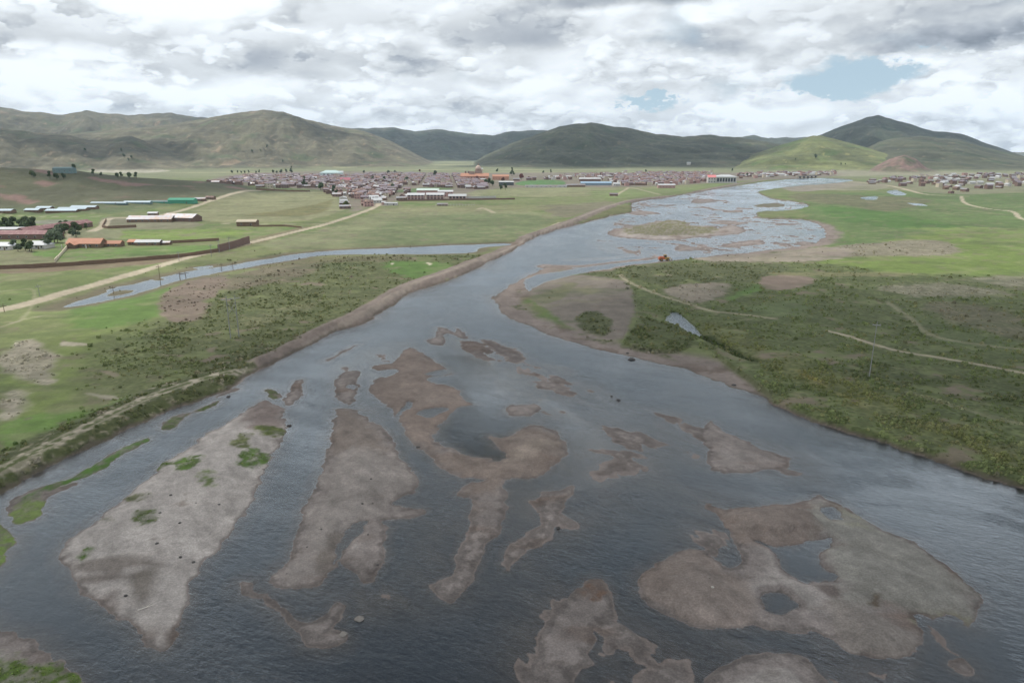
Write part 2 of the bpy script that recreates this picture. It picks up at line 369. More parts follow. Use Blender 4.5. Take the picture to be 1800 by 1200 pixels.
TRACKS = [(L([(2100, 720), (1900, 676), (1800, 656), (1720, 641), (1650, 629), (1600, 621), (1560, 612), (1520, 600), (1490, 590), (1455, 581)]), 1.2, .85),
          (L([(1090, 482), (1105, 495), (1130, 507), (1165, 520), (1200, 531), (1250, 546), (1300, 552), (1360, 560)]), 1.4, .6),
          (L([(1690, 345), (1696, 357), (1730, 366), (1780, 372), (1795, 384), (1860, 400)]), 2.5, .9),
          (L([(1400, 312), (1450, 316), (1500, 320), (1560, 326), (1600, 335), (1630, 342), (1700, 345)]), 4., .9),
          (L([(1560, 530), (1600, 560), (1640, 590), (1720, 605), (1850, 620)]), 1.6, .35),
          (L([(1600, 690), (1700, 720), (1800, 745), (1900, 770)]), 1.5, .25),
          (L([(380, 393), (470, 394), (570, 394)]), 2.0, .5), (L([(840, 368), (850, 366), (868, 374)]), 3., .7),
          (L([(960, 403), (975, 395), (985, 391)]), 1.8, .8), (L([(1080, 345), (1100, 333), (1110, 330), (1160, 342)]), 3., .7),
          (L([(120, 407), (124, 395), (122, 430)]), 3., .6), (L([(0, 380), (100, 381), (190, 380)]), 2.0, .5),
          (L([(0, 512), (60, 510), (40, 560), (10, 566)]), .8, .3), (L([(75, 555), (40, 562), (0, 575)]), .8, .5),
          ]
DITCH = L([(1186, 544), (1200, 560), (1222, 579), (1245, 592), (1270, 606), (1300, 622), (1330, 632)], 1.5)
# ------------------------------------------------------------------ hills
def ridge(pts, D, r0, seed, rough=.22, lam=420., fall=.45):
    p = np.array(pts, float)
    vx, vy, vz = pdir(p[:, 0], p[:, 1])
    az = np.arctan2(vx, vy); te = vz / np.hypot(vx, vy)
    zt = H + D * te
    return dict(az=az, zt=zt, D=D, r0=r0, seed=seed, rough=rough, lam=lam, fall=fall)
HILLS = [
 ridge([(-900, 230), (-500, 200), (-200, 180), (0, 188), (50, 196), (110, 202), (150, 195), (190, 200), (230, 203), (260, 200), (300, 198), (330, 204), (375, 207), (450, 214), (560, 215), (620, 230), (700, 300)], 6800, 4900, 11),
 ridge([(-900, 240), (-300, 215), (-60, 222), (0, 226), (60, 233), (120, 238), (160, 250), (180, 247), (230, 239), (260, 250), (300, 262), (350, 285), (380, 305)], 3900, 2950, 23, .30, 330),
 ridge([(-300, 250), (50, 240), (130, 236), (200, 228), (280, 222), (330, 214), (380, 205), (430, 197), (465, 194), (500, 198), (540, 211), (580, 221), (640, 231), (690, 250), (725, 268), (755, 284), (790, 296), (820, 306)], 4700, 3100, 31, .26, 380),
 ridge([(420, 300), (500, 235), (560, 218), (600, 225), (640, 226), (690, 224), (730, 231), (770, 227), (830, 236), (870, 238), (900, 231), (960, 229), (1020, 233), (1080, 245), (1150, 300)], 7400, 5200, 41, .30, 600),
 ridge([(780, 306), (815, 298), (850, 275), (900, 252), (950, 235), (985, 223), (1010, 219), (1040, 216), (1065, 222), (1100, 225), (1150, 236), (1200, 241), (1250, 238), (1300, 243), (1350, 250), (1420, 266), (1500, 290), (1560, 306)], 4600, 3050, 53, .26, 420),
 ridge([(1100, 300), (1250, 246), (1305, 241), (1325, 238), (1350, 243), (1400, 242), (1440, 239), (1500, 240), (1600, 300)], 7600, 5600, 61),
 ridge([(1250, 306), (1290, 288), (1330, 270), (1380, 253), (1430, 238.5), (1445, 239), (1480, 248), (1530, 262), (1580, 278), (1640, 304)], 3700, 2800, 71, .24, 260),
 ridge([(1330, 306), (1400, 256), (1440, 238), (1480, 222), (1520, 208), (1545, 202), (1570, 210), (1600, 218), (1640, 230), (1690, 235), (1730, 250), (1790, 272), (1830, 284), (1900, 304)], 5600, 4100, 83, .30, 480),
 ridge([(1460, 306), (1520, 262), (1545, 250), (1575, 243), (1620, 240), (1680, 246), (1740, 262), (1800, 275), (1870, 286), (2000, 306)], 4300, 3000, 97, .22, 380),
 ridge([(1525, 302), (1545, 290), (1565, 279), (1590, 273), (1610, 280), (1630, 297), (1650, 303)], 2950, 2600, 101, .35, 90),
 ridge([(-900, 270), (-300, 280), (-60, 292), (0, 296), (60, 298.5), (95, 302), (130, 301), (170, 307), (220, 312.5), (300, 318), (360, 322), (430, 333), (480, 345)], 1330, 920, 113, .22, 150, .35),
 ridge([(1500, 262), (1700, 266), (1800, 268), (1900, 266), (2100, 258), (2500, 262), (3200, 268)], 11500, 10000, 127),
 ridge([(-3000, 230), (-1400, 235), (-900, 215), (-700, 240)], 6500, 4500, 131),
]
def hills(X, Y):
    r = np.hypot(X, Y); az = np.arctan2(X, Y)
    out = np.zeros(X.shape, np.float32); ident = np.full(X.shape, -1, np.int32)
    for i, h in enumerate(HILLS):
        k = np.nonzero((az > h['az'][0]) & (az < h['az'][-1]) & (r > h['r0'] * .9) & (r < h['D'] * (1.3 + h['fall'])))[0]
        if len(k) == 0: continue
        x, y, rr, a = X[k], Y[k], r[k], az[k]
        zt = np.interp(a, h['az'], h['zt'])
        zt = zt + fbm(a * h['D'], np.zeros_like(a), h['lam'] * .25, 3, h['seed'] + 7) * .0016 * h['D'] * sst(30, 200, zt)
        rm = h['lam']
        D = h['D'] * (1 + .03 * fbm(x, y, rm * 4, 2, h['seed'] + 5))
        r0 = h['r0'] * (1 + .07 * fbm(a * h['D'], rr * .3, rm * 3, 3, h['seed'] + 9))
        t = np.clip((rr - r0) / (D - r0), 0, 1)
        S = np.where(t < 1, .45 * t + .55 * (t * t * (3 - 2 * t)), 1.0)
        tb = np.clip((rr - D) / (D * h['fall']), 0, 1)
        S = np.where(rr > D, 1 - tb * tb * (3 - 2 * tb), S)
        S = S * sst(0, 12, zt) if False else S
        g = np.abs(fbm(x + .35 * y, y * .45, rm, 5, h['seed'], .52))
        g2 = fbm(x, y, rm * .45, 4, h['seed'] + 3)
        wgt = np.clip(4 * t * (1 - t), 0, 1) + .35 * np.clip(tb * 4, 0, 1)
        z = np.maximum(zt, 0) * (S + wgt * h['rough'] * .95 * (1.6 * g - .55 + .30 * g2))
        z = np.where(S > 0, np.maximum(z, 0), 0)
        upd = z > out[k]
        out[k] = np.maximum(out[k], z)
        idk = ident[k]; idk[upd & (z > 1.5)] = i; ident[k] = idk
    return out, ident

def warp(X, Y):
    r = np.hypot(X, Y)
    a1 = 2.6 * sst(20, 160, r); a0 = .9 * sst(20, 120, r); a2 = 3.2 * sst(150, 500, r); a3 = 6. * sst(500, 1300, r)
    wx = a0 * fbm(X, Y, 2.6, 3, 207, .6) + a1 * fbm(X, Y, 13, 4, 201, .68) + a2 * fbm(X, Y, 34, 2, 211) + a3 * fbm(X, Y, 130, 2, 221)
    wy = a0 * fbm(X, Y, 2.6, 3, 237, .6) + a1 * fbm(X, Y, 13, 4, 231, .68) + a2 * fbm(X, Y, 34, 2, 241) + a3 * fbm(X, Y, 130, 2, 251)
    return X + wx, Y + wy

def terrain(X, Y, full=False):
    X = np.asarray(X, np.float64); Y = np.asarray(Y, np.float64)
    wx, wy = warp(X, Y)
    r = np.hypot(X, Y)
    sr = sdf(wx, wy, RIVER, 60.)
    lg = sdf(wx, wy, LAGOON, 25.)
    low = sdf(X, Y, LOWBAR, 30.)
    hl, hid = hills(X, Y)
    n1 = fbm(X, Y, 60, 4, 5); n2 = fbm(X, Y, 6, 3, 15)
    land = 1.5 + .35 * n1 + .10 * n2
    land = np.where(low > 0, np.minimum(land, .35 + .10 * n2 + .06 * n1 + .02 * np.maximum(-sr, 0)), land)
    wb = np.where(low > 0, 16.0, np.where(X > 0, 2.6, 5.0))
    bank = np.clip(-sr / wb, 0, 1); bank = bank * (1.6 - .6 * bank)
    h = land * bank
    lv = ldist(X, Y, LEVEE, 40.)
    h = h + 1.4 * sst(9, 3, lv) * sst(0, 6, -sr)
    bt = ldist(X, Y, BANKTRACK, 20.)
    h = h + .9 * sst(10, 3, bt) * sst(0, 4, -sr)
    # river bed
    nb = fbm(wx, wy * .6, 26, 4, 25, .55); nb2 = fbm(X, Y, 5, 3, 35)
    bed = -np.clip(.10 + .06 * sr, 0, .55) + .42 * nb + .08 * nb2
    nf = fbm(wx * .8 + .5 * wy, wy * .35 - .15 * wx, 9 , 4, 45, .6) + .5 * fbm(wx * .6, wy * .35, 40, 3, 55)
    for poly, lv0, am in FLATS:
        s_ = sst(-8, 6, sdf(X, Y, poly, 20.))
        bed = bed + ((lv0 + am * nf) - bed) * s_
    bed = np.minimum(bed, .14)
    inr = sr > 0
    isl = np.full(X.shape, -9., np.float32)
    for poly, lvv, sl, cap in ISL:
        s = sdf(wx, wy, poly, 9.)
        pr = lvv + np.where(s > 0, s * sl + .02, s * .14)
        pr = np.where(s > 0, np.minimum(pr, cap * (1 - .25 * np.exp(-s / 8)) + .10 * n2 * min(1, cap * 4)), pr)
        pr = np.where(s <= -8.9, -9., pr)
        isl = np.maximum(isl, pr)
    hr = np.maximum(bed, isl + .035 * nb2 + .05 * nb)
    for poly, hgt, wd in MOUNDS:
        hr = hr + hgt * sst(0, wd, sdf(wx, wy, poly, 10.))
    h = np.where(inr, hr, np.maximum(h, np.where(isl > .3, isl, -9)))
    for poly, dep, sl in HOLES:
        s = sdf(wx, wy, poly, 6.)
        h = np.where(s > -3, np.minimum(h, np.where(s > 0, -np.minimum(s * sl + .04, dep), -s * .35)), h)
    s = lg
    h = np.where(s > -22, np.minimum(h, np.where(s > 0, -np.minimum(s * .12, .5), -s * .065 + .02)), h)
    lisl = np.zeros(X.shape, np.float32)
    for p in PONDS:
        s = sdf(wx, wy, p, 20.)
        h = np.where(s > -18, np.minimum(h, np.where(s > 0, -np.minimum(s * .15 + .03, .4), -s * .085 + .02)), h)
    for p in LISL:
        s = sdf(wx, wy, p, 8.)
        h = np.where(s > -2, np.maximum(h, np.clip(s * .12, -.2, .3)), h)
    dt = ldist(X, Y, DITCH, 8.)
    h = np.where((dt < 8) & (sr < -2), h - 1.0 * sst(3.5, .8, dt), h)
    h = np.where(hl > .01, np.maximum(h, h + hl), h)
    if not full: return h
    return h, dict(sr=sr, lg=lg, low=low, hl=hl, hid=hid, isl=isl, n1=n1, n2=n2, wx=wx, wy=wy, r=r, lv=lv, bt=bt, dt=dt, nb=nb)
MOUNDS = [(smooth_closed(unp(p, .8), 3), hgt, wd) for p, hgt, wd in [
    ([(1262, 900), (1300, 893), (1380, 885), (1440, 893), (1462, 912), (1445, 938), (1400, 952), (1350, 950), (1300, 938), (1275, 920)], 1.5, 4.5),
    ([(1140, 1015), (1175, 985), (1225, 975), (1265, 1005), (1330, 1060), (1330, 1088), (1230, 1090), (1160, 1060)], 1.1, 6.),
    ([(1450, 990), (1480, 965), (1560, 975), (1660, 1020), (1680, 1060), (1600, 1070), (1500, 1050), (1462, 1020)], .6, 6.),
    ([(1490, 1095), (1540, 1082), (1600, 1100), (1610, 1130), (1560, 1150), (1500, 1140), (1480, 1115)], .9, 4.),
    ([(880, 770), (930, 755), (985, 770), (980, 795), (940, 815), (900, 808)], .7, 5.),
    ([(180, 900), (300, 810), (430, 730), (470, 760), (430, 870), (330, 990), (260, 1060), (180, 1000)], .5, 8.),
    ([(540, 960), (590, 800), (640, 770), (700, 830), (660, 880), (600, 950)], .5, 8.),
    ([(1250, 1230), (1290, 1180), (1370, 1155), (1430, 1190), (1460, 1260)], .8, 5.),
]]
FLATS = [(smooth_closed(unp(p, 0), 3), a, b) for p, a, b in [
    ([(780, 585), (840, 592), (930, 625), (1020, 665), (1120, 720), (1180, 760), (1170, 840), (1080, 910), (1010, 860), (960, 830), (900, 700), (830, 640)], -.035, .50),
    ([(935, 1040), (1080, 1040), (1130, 1080), (1240, 1108), (1440, 1122), (1620, 1165), (1640, 1280), (900, 1280)], -.06, .42),
    ([(580, 645), (640, 620), (720, 600), (760, 640), (700, 740), (600, 720)], -.12, .42),
    ([(1110, 372), (1120, 350), (1300, 326), (1400, 318), (1480, 318), (1400, 330), (1420, 362), (1330, 372), (1450, 400), (1440, 428), (1300, 442), (1190, 452), (1100, 450), (1040, 430), (1060, 400)], -.10, .50),
    ([(1236, 740), (1180, 720), (1100, 730), (1180, 800), (1240, 830), (1420, 850), (1430, 810), (1300, 760)], -.13, .44),
    ([(1180, 860), (1300, 860), (1320, 900), (1290, 990), (1200, 960)], -.09, .5),
    ([(480, 1015), (620, 1030), (700, 1020), (760, 1060), (640, 1100), (560, 1060)], -.12, .46),
    ([(780, 790), (880, 830), (900, 930), (830, 1050), (760, 1060), (700, 1000), (720, 880)], -.16, .40),
    ([(980, 840), (1080, 860), (1060, 920), (960, 1000), (900, 1010), (880, 940), (920, 860)], -.12, .42),
]]
# the low gravel bar inside the river bend, on the right bank
LOWBAR = smooth_closed(unp([(985, 462), (955, 464), (900, 495), (862, 520), (860, 540), (880, 562), (930, 584), (1020, 616), (1160, 648), (1220, 660), (1330, 700), (1355, 700), (1290, 652), (1262, 628),
        (1250, 600), (1215, 590), (1205, 616), (1150, 622), (1095, 604), (1115, 560), (1118, 520), (1100, 490), (1080, 474), (1160, 463), (1280, 452), (1480, 440), (1500, 425), (1470, 400), (1400, 385), (1330, 425), (1160, 450)], 0), 2)
LISL = [PZ([(188, 519), (205, 512), (232, 511), (222, 517), (200, 520)], 0), PZ([(268, 492), (280, 489), (292, 491), (282, 493)], 0)]

def hit(px, py):
    """ground point seen at a survey point (walks along the ray until it meets the terrain)"""
    px = np.atleast_1d(np.asarray(px, float)); py = np.atleast_1d(np.asarray(py, float))
    vx, vy, vz = pdir(px, py)
    res = []
    for a, b, c in zip(vx, vy, vz):
        hor = math.hypot(a, b)
        rr = np.concatenate([np.arange(60, 400, 1.), np.arange(400, 3200, 3.), np.arange(3200, 9000, 12.)])
        t = rr / hor
        z = H + c * t
        g = terrain(a * t, b * t)
        k = np.argmax(z <= g)
        if z[k] > g[k]: k = len(rr) - 1
        res.append((a * t[k], b * t[k], max(float(g[k]), 0.)))
    return res
def P(px, py): return Vector(hit(px, py)[0])

# ------------------------------------------------------------------ colour zones of the land
C_OLIVE = np.array((.125, .145, .055)); C_LUSH = np.array((.065, .125, .022)); C_BRIGHT = np.array((.125, .180, .035))
C_DRY = np.array((.185, .180, .095)); C_TUS = np.array((.062, .075, .026)); C_GRAV = np.array((.172, .142, .125))
C_DIRT = np.array((.155, .118, .092)); C_ROAD = np.array((.36, .31, .23)); C_TOWN = np.array((.16, .13, .11))
C_PALE = np.array((.30, .265, .205)); C_RED = np.array((.185, .120, .100)); C_DARK = np.array((.045, .060, .018))
# (points, colour, tussock density, edge softness m, strength)
ZONES = [
 ([(-600, 620), (-300, 560), (0, 470), (300, 430), (500, 420), (900, 430), (900, 450), (480, 640), (0, 840), (-600, 1100)], C_OLIVE, .12, 10, 1),
 # left meadow
 ([(0, 640), (60, 590), (160, 545), (290, 520), (285, 560), (230, 600), (150, 650), (100, 720), (0, 760)], (.135, .175, .045), 0, 14, .9),
 ([(110, 545), (200, 527), (300, 500), (285, 555), (200, 575), (130, 580)], C_LUSH * 1.15, 0, 6, .8),
 ([(0, 560), (100, 545), (120, 600), (60, 620), (0, 620)], (.15, .18, .06), 0, 12, .7),
 ([(0, 745), (100, 725), (200, 705), (230, 700), (150, 740), (50, 785), (0, 800)], (.105, .185, .035), 0, 5, .9),
 ([(160, 600), (260, 560), (380, 570), (480, 600), (480, 625), (420, 645), (300, 680), (200, 700), (150, 690), (150, 640)], (.105, .125, .045), .45, 10, .8),
 ([(285, 565), (330, 560), (380, 520), (420, 500), (520, 470), (640, 450), (820, 447), (860, 452), (760, 490), (680, 520), (560, 585), (480, 625), (330, 650), (270, 610)], (.088, .100, .038), .85, 8, .9),
 ([(278, 540), (290, 515), (330, 490), (390, 480), (402, 494), (370, 528), (352, 556), (318, 566), (288, 560)], C_DIRT, .22, 4, 1),
 ([(380, 500), (430, 478), (520, 462), (570, 462), (540, 485), (460, 500), (400, 512)], C_DIRT * .95, .35, 6, .75),
 ([(440, 455), (600, 450), (720, 449), (700, 458), (560, 462), (450, 470)], (.115, .095, .055), .4, 6, .7),
 ([(675, 462), (720, 458), (780, 462), (790, 475), (740, 490), (690, 480)], C_LUSH, .1, 6, 1),
 ([(430, 560), (530, 535), (560, 530), (540, 545), (450, 575)], C_DRY * .85, .5, 6, .6),
 ([(0, 625), (35, 600), (60, 600), (95, 618), (98, 650), (88, 680), (45, 665), (0, 645)], C_PALE * 1.0, .32, 4, .95),
 ([(0, 692), (30, 683), (52, 692), (50, 712), (30, 730), (0, 740)], C_PALE * 1.05, .32, 4, .95),
 ([(110, 600), (150, 603), (155, 607), (105, 608)], C_PALE * 1.2, 0, 1.2, .9),
 ([(150, 690), (180, 690), (210, 700), (170, 700)], C_PALE, .1, 1.5, .8), ([(178, 652), (210, 656), (200, 663)], C_DIRT * 1.2, .1, 1.2, .9),
 ([(686, 463), (693, 462), (690, 466)], C_PALE * 1.4, 0, 1.5, 1), ([(748, 461), (758, 462), (755, 466)], C_PALE * 1.4, 0, 1.5, 1),
 # left back
 ([(-300, 530), (0, 470), (260, 455), (330, 446), (250, 478), (0, 545), (-300, 620)], (.115, .150, .045), .05, 6, .9),
 ([(0, 520), (120, 505), (230, 480), (120, 515), (0, 545)], (.09, .13, .035), .1, 8, .7),
 ([(0, 487), (60, 482), (110, 478), (60, 492), (0, 496)], C_DRY, 0, 6, .6),
 ([(0, 470), (100, 466), (200, 459), (330, 447), (430, 428), (440, 430), (360, 448), (260, 465), (100, 477), (0, 480)], (.155, .105, .075), .05, 3, .85),
 ([(0, 440), (120, 438), (115, 462), (0, 466)], C_DRY * .9, .0, 4, .8), ([(60, 433), (115, 428), (108, 448), (60, 450)], C_LUSH * 1.3, 0, 3, .9),
 ([(120, 442), (380, 430), (380, 438), (300, 447), (110, 458)], C_LUSH * 1.3, 0, 4, .8),
 ([(200, 408), (420, 402), (440, 410), (380, 420), (280, 424), (215, 420)], C_BRIGHT, 0, 5, .9),
 ([(0, 376), (190, 378), (180, 392), (0, 398)], (.115, .165, .045), 0, 5, .9),
 ([(50, 388), (125, 386), (130, 393), (70, 394)], (.20, .19, .17), 0, 3, .7),
 ([(180, 383), (225, 382), (340, 390), (340, 400), (190, 402)], (.17, .15, .11), 0, 3, .7),
 ([(0, 362), (165, 352), (340, 350), (300, 364), (190, 376), (0, 378)], (.085, .115, .050), .1, 8, .8),
 ([(130, 404), (210, 404), (205, 420), (135, 420)], (.155, .155, .09), 0, 3, .8),
 ([(340, 370), (450, 338), (560, 336), (590, 345), (600, 372), (500, 392), (440, 392), (360, 388)], (.185, .185, .095), 0, 10, .9),
 ([(420, 378), (480, 372), (560, 358), (585, 350), (580, 362), (560, 376), (480, 381)], (.135, .125, .045), .2, 6, .8),
 ([(440, 392), (560, 388), (520, 398), (460, 404)], (.13, .155, .05), 0, 6, .7),
 ([(430, 422), (520, 402), (560, 398), (450, 428), (430, 430)], (.165, .11, .08), 0, 3, .6),
 # centre meadow
 ([(460, 430), (560, 404), (660, 374), (700, 366), (900, 370), (980, 380), (960, 398), (900, 425), (560, 440)], (.150, .165, .080), .0, 8, 1),
 ([(700, 385), (860, 375), (975, 382), (940, 405), (900, 425), (700, 434), (620, 425)], (.095, .125, .052), .05, 12, .75),
 ([(480, 444), (700, 431), (900, 422), (905, 427), (760, 432), (560, 442), (470, 452)], C_DARK * 1.2, .3, 4, .8),
 ([(950, 360), (1060, 355), (1080, 357), (1000, 382), (960, 372)], (.14, .115, .09), .05, 6, .7),
 ([(660, 365), (900, 360), (980, 365), (900, 372), (680, 372)], (.175, .175, .085), 0, 8, .7),
 ([(900, 350), (1060, 340), (1160, 342), (1060, 355), (920, 362)], (.13, .155, .06), 0, 8, .7),
 ([(900, 330), (1100, 330), (1240, 328), (1150, 340), (1000, 345), (900, 345)], (.19, .185, .10), 0, 8, .8),
 ([(1040, 335), (1200, 330), (1280, 322), (1240, 330), (1120, 345), (1060, 348)], (.125, .175, .055), 0, 6, .8),
 ([(1000, 392), (1060, 368), (1105, 360), (1118, 362), (1115, 372), (1050, 384)], (.10, .105, .040), .3, 3, .9),
 ([(470, 560), (480, 555), (300, 560)], C_DARK, .4, 6, 0),
 # right bank
 ([(1080, 460), (1500, 440), (1900, 440), (2600, 600), (2600, 1300), (1800, 870), (1600, 800), (1380, 715), (1290, 650), (1200, 590), (1120, 560)], (.102, .124, .044), .66, 8, 1),
 ([(1420, 340), (1900, 340), (3000, 420), (3000, 560), (1900, 470), (1480, 440), (1440, 400)], (.082, .128, .038), .05, 12, 1),
 ([(1500, 440), (1440, 455), (1500, 470), (1560, 480), (1700, 485), (1900, 500), (2600, 590), (2600, 520), (1900, 430), (1700, 405), (1560, 425)], C_BRIGHT * .92, .02, 14, .95),
 ([(1440, 362), (1500, 366), (1560, 372), (1620, 385), (1700, 400), (1560, 400), (1470, 385)], (.055, .120, .022), 0, 8, .9),
 ([(1400, 340), (1560, 345), (1640, 352), (1560, 372), (1500, 362), (1400, 352)], (.105, .10, .055), .1, 8, .8),
 ([(1610, 400), (1900, 405), (2200, 430), (1900, 450), (1750, 430)], (.135, .19, .045), 0, 12, .8),
 ([(1480, 430), (1540, 426), (1620, 422), (1660, 424), (1695, 438), (1660, 448), (1560, 450), (1450, 452), (1430, 440)], (.215, .180, .145), .42, 6, .85),
 ([(1230, 448), (1400, 438), (1450, 432), (1500, 440), (1480, 455), (1380, 460), (1260, 462)], (.215, .180, .150), .10, 5, .9),
 ([(1560, 505), (1620, 498), (1700, 500), (1760, 515), (1700, 522), (1600, 520)], C_PALE * .8, .35, 8, .7),
 ([(1700, 490), (1800, 483), (1900, 490), (1900, 505), (1750, 500)], C_PALE * .75, .2, 8, .7),
 ([(1640, 530), (1760, 540), (1800, 570), (1800, 600), (1740, 580), (1660, 560)], (.15, .125, .09), .4, 8, .7),
 ([(1000, 470), (1160, 463), (1330, 460), (1390, 470), (1330, 495), (1280, 495), (1180, 505), (1120, 490), (1060, 490)], (.075, .085, .038), 1.0, 4, .9),
 ([(1170, 512), (1200, 500), (1250, 496), (1290, 500), (1275, 520), (1230, 533), (1195, 525)], (.215, .180, .145), .18, 4, .9),
 ([(1335, 488), (1370, 483), (1428, 487), (1432, 497), (1390, 508), (1340, 507)], C_DIRT * 1.15, .02, 3, 1),
 ([(1280, 520), (1330, 500), (1340, 508), (1300, 525), (1288, 530)], C_LUSH * 1.3, .1, 3, .8),
 ([(1330, 480), (1500, 478), (1620, 482), (1500, 487)], (.17, .155, .08), .1, 5, .7),
 ([(1310, 540), (1400, 530), (1440, 545), (1360, 555)], (.095, .125, .050), .1, 6, .7),
 ([(1560, 530), (1640, 570), (1780, 600), (1700, 610), (1620, 590)], (.10, .13, .05), .2, 6, .6),
 ([(1220, 560), (1300, 575), (1340, 610), (1440, 640), (1560, 690), (1700, 760), (1800, 800), (1800, 830), (1640, 770), (1500, 715), (1380, 665), (1260, 600)], (.125, .125, .040), .8, 7, .6),
 ([(1400, 650), (1480, 690), (1530, 720), (1500, 712), (1430, 672)], (.19, .16, .045), .7, 4, .6),
 ([(1480, 640), (1700, 660), (1900, 700), (1900, 740), (1700, 700), (1500, 665)], (.058, .072, .026), .8, 7, .8),
 ([(1500, 690), (1700, 790), (1650, 790), (1480, 700)], (.115, .13, .05), .8, 6, .5),
 ([(985, 478), (1030, 482), (1090, 490), (1118, 520), (1118, 545), (1100, 590), (1040, 588), (990, 560), (960, 540), (930, 520), (900, 520), (950, 490)], C_GRAV * .92, .02, 3, .9),
 ([(1020, 550), (1050, 545), (1075, 560), (1068, 585), (1040, 590), (1020, 570)], C_TUS, .9, 3, .9),
 ([(1100, 600), (1125, 555), (1200, 560), (1220, 590), (1200, 615), (1150, 620), (1095, 610)], C_TUS * 1.1, 1., 3, 1),
 ([(1120, 505), (1180, 530), (1200, 560), (1130, 555), (1115, 530)], (.10, .125, .045), .6, 3, .9),
 ([(930, 520), (985, 500), (1010, 495), (1000, 515), (960, 530)], (.10, .11, .045), .15, 3, .6),
 ([(905, 520), (930, 512), (930, 520), (912, 528)], (.09, .06, .045), .0, 3, .7),
 # town ground
 ([(365, 316), (440, 304), (560, 301), (700, 302), (860, 304), (1000, 303), (1240, 304), (1460, 302), (1480, 309), (1300, 318), (1200, 326), (1060, 330), (900, 330), (860, 335), (830, 350), (700, 352), (680, 362), (650, 362), (620, 374), (600, 350), (560, 334), (440, 326)], C_TOWN, 0, 15, .9),
 ([(840, 334), (1000, 328), (1060, 332), (900, 345), (830, 345)], (.17, .18, .09), 0, 8, .8),
 ([(905, 322), (940, 316), (990, 318), (985, 327), (920, 326)], (.06, .15, .04), 0, 4, 1), ([(690, 337), (740, 330), (800, 330), (760, 338)], (.07, .13, .04), 0, 4, .9),
 ([(1500, 325), (1560, 318), (1640, 305), (1800, 304), (2000, 310), (1900, 330), (1700, 342), (1600, 335)], (.165, .16, .10), 0, 15, .8),
 ([(1460, 302), (1560, 300), (1800, 306), (1800, 310), (1560, 308), (1480, 310)], (.25, .23, .17), 0, 15, .7),
 ([(1380, 325), (1480, 320), (1520, 325), (1440, 335), (1390, 336)], (.21, .18, .155), 0, 5, .9),
 ([(1500, 318), (1560, 326), (1540, 334), (1440, 334), (1480, 325)], (.21, .19, .14), .05, 6, .7),
 ([(130, 296), (230, 299), (300, 300), (260, 304), (170, 303)], (.36, .33, .27), 0, 12, .8),
 ([(1500, 296), (1760, 295), (1740, 299), (1560, 299)], (.34, .32, .27), 0, 12, .5),
]
ZONES = [(PZ(p), np.array(c), t, so, st) for p, c, t, so, st in ZONES]
# grass and weeds growing on the gravel islands
ISLVEG = [(smooth_closed(unp(p, .4), 2), np.array(c), t, so) for p, c, t, so in [
 ([(258, 826), (280, 812), (300, 812), (270, 830)], (.075, .11, .025), .8, 1.2),
 ([(312, 812), (330, 800), (355, 802), (360, 815), (340, 822), (318, 832)], (.085, .14, .03), .8, 1.5),
 ([(350, 835), (372, 828), (384, 845), (370, 860), (352, 852)], (.11, .14, .05), .4, 1.5),
 ([(418, 815), (440, 790), (462, 790), (470, 808), (445, 822), (425, 822)], (.08, .13, .03), .8, 1.2),
 ([(455, 752), (485, 750), (502, 756), (490, 766), (460, 768)], (.10, .12, .035), .8, 1.2),
 ([(415, 770), (445, 765), (440, 785), (415, 790)], (.11, .12, .05), .5, 1.2),
 ([(225, 872), (250, 868), (268, 878), (255, 885), (230, 880)], (.13, .13, .07), .6, 1.0),
 ([(228, 910), (250, 895), (275, 905), (272, 920), (250, 928), (232, 920)], (.09, .12, .04), .7, 1.0),
 ([(170, 910), (195, 905), (206, 914), (190, 918)], (.11, .12, .05), .6, .8),
 ([(135, 975), (152, 960), (176, 963), (160, 972), (142, 986)], (.08, .14, .03), .9, .8),
 ([(462, 685), (478, 682), (492, 690), (490, 699), (476, 699)], (.08, .10, .035), .9, .8),
 ([(-60, 1150), (60, 1170), (95, 1150), (125, 1172), (165, 1235), (140, 1330), (-60, 1330)], (.09, .135, .03), .5, 1.5),
 ([(20, 878), (60, 858), (120, 838), (170, 811), (220, 784), (262, 765), (260, 778), (220, 803), (170, 833), (125, 846), (80, 864), (75, 872), (40, 885)], (.055, .115, .020), .3, 1.0),
 ([(22, 885), (60, 868), (86, 880), (72, 912), (45, 925), (22, 915)], (.12, .16, .05), .2, 1.0),
 ([(-200, 955), (-60, 900), (0, 914), (28, 930), (28, 950), (12, 980), (0, 1000), (-60, 1045), (-200, 1065)], (.12, .175, .04), .15, 1.0),
 ([(280, 752), (300, 733), (350, 718), (384, 702), (376, 714), (350, 726), (305, 751), (288, 758)], (.06, .085, .025), .7, 1.0),
 ([(1100, 402), (1140, 394), (1180, 387), (1208, 391), (1215, 398), (1260, 400), (1250, 410), (1180, 415), (1110, 412)], (.115, .110, .050), .3, 6),
 ([(1322, 361), (1350, 357), (1378, 359), (1365, 364), (1340, 364)], (.085, .085, .04), .3, 6),
 ([(1480, 885), (1530, 915), (1540, 935), (1500, 925), (1470, 895)], (.205, .195, .155), .0, 3.5),
 ([(1600, 1085), (1640, 1078), (1700, 1082), (1715, 1100), (1690, 1100), (1620, 1095)], (.165, .155, .115), .1, 2.5),
 ([(1528, 1050), (1548, 1050), (1550, 1068), (1535, 1075)], (.09, .07, .05), .0, 1.0),
 ([(1030, 1025), (1060, 1022), (1065, 1045), (1035, 1060), (1022, 1045)], (.115, .075, .055), .0, 1.2),
]]

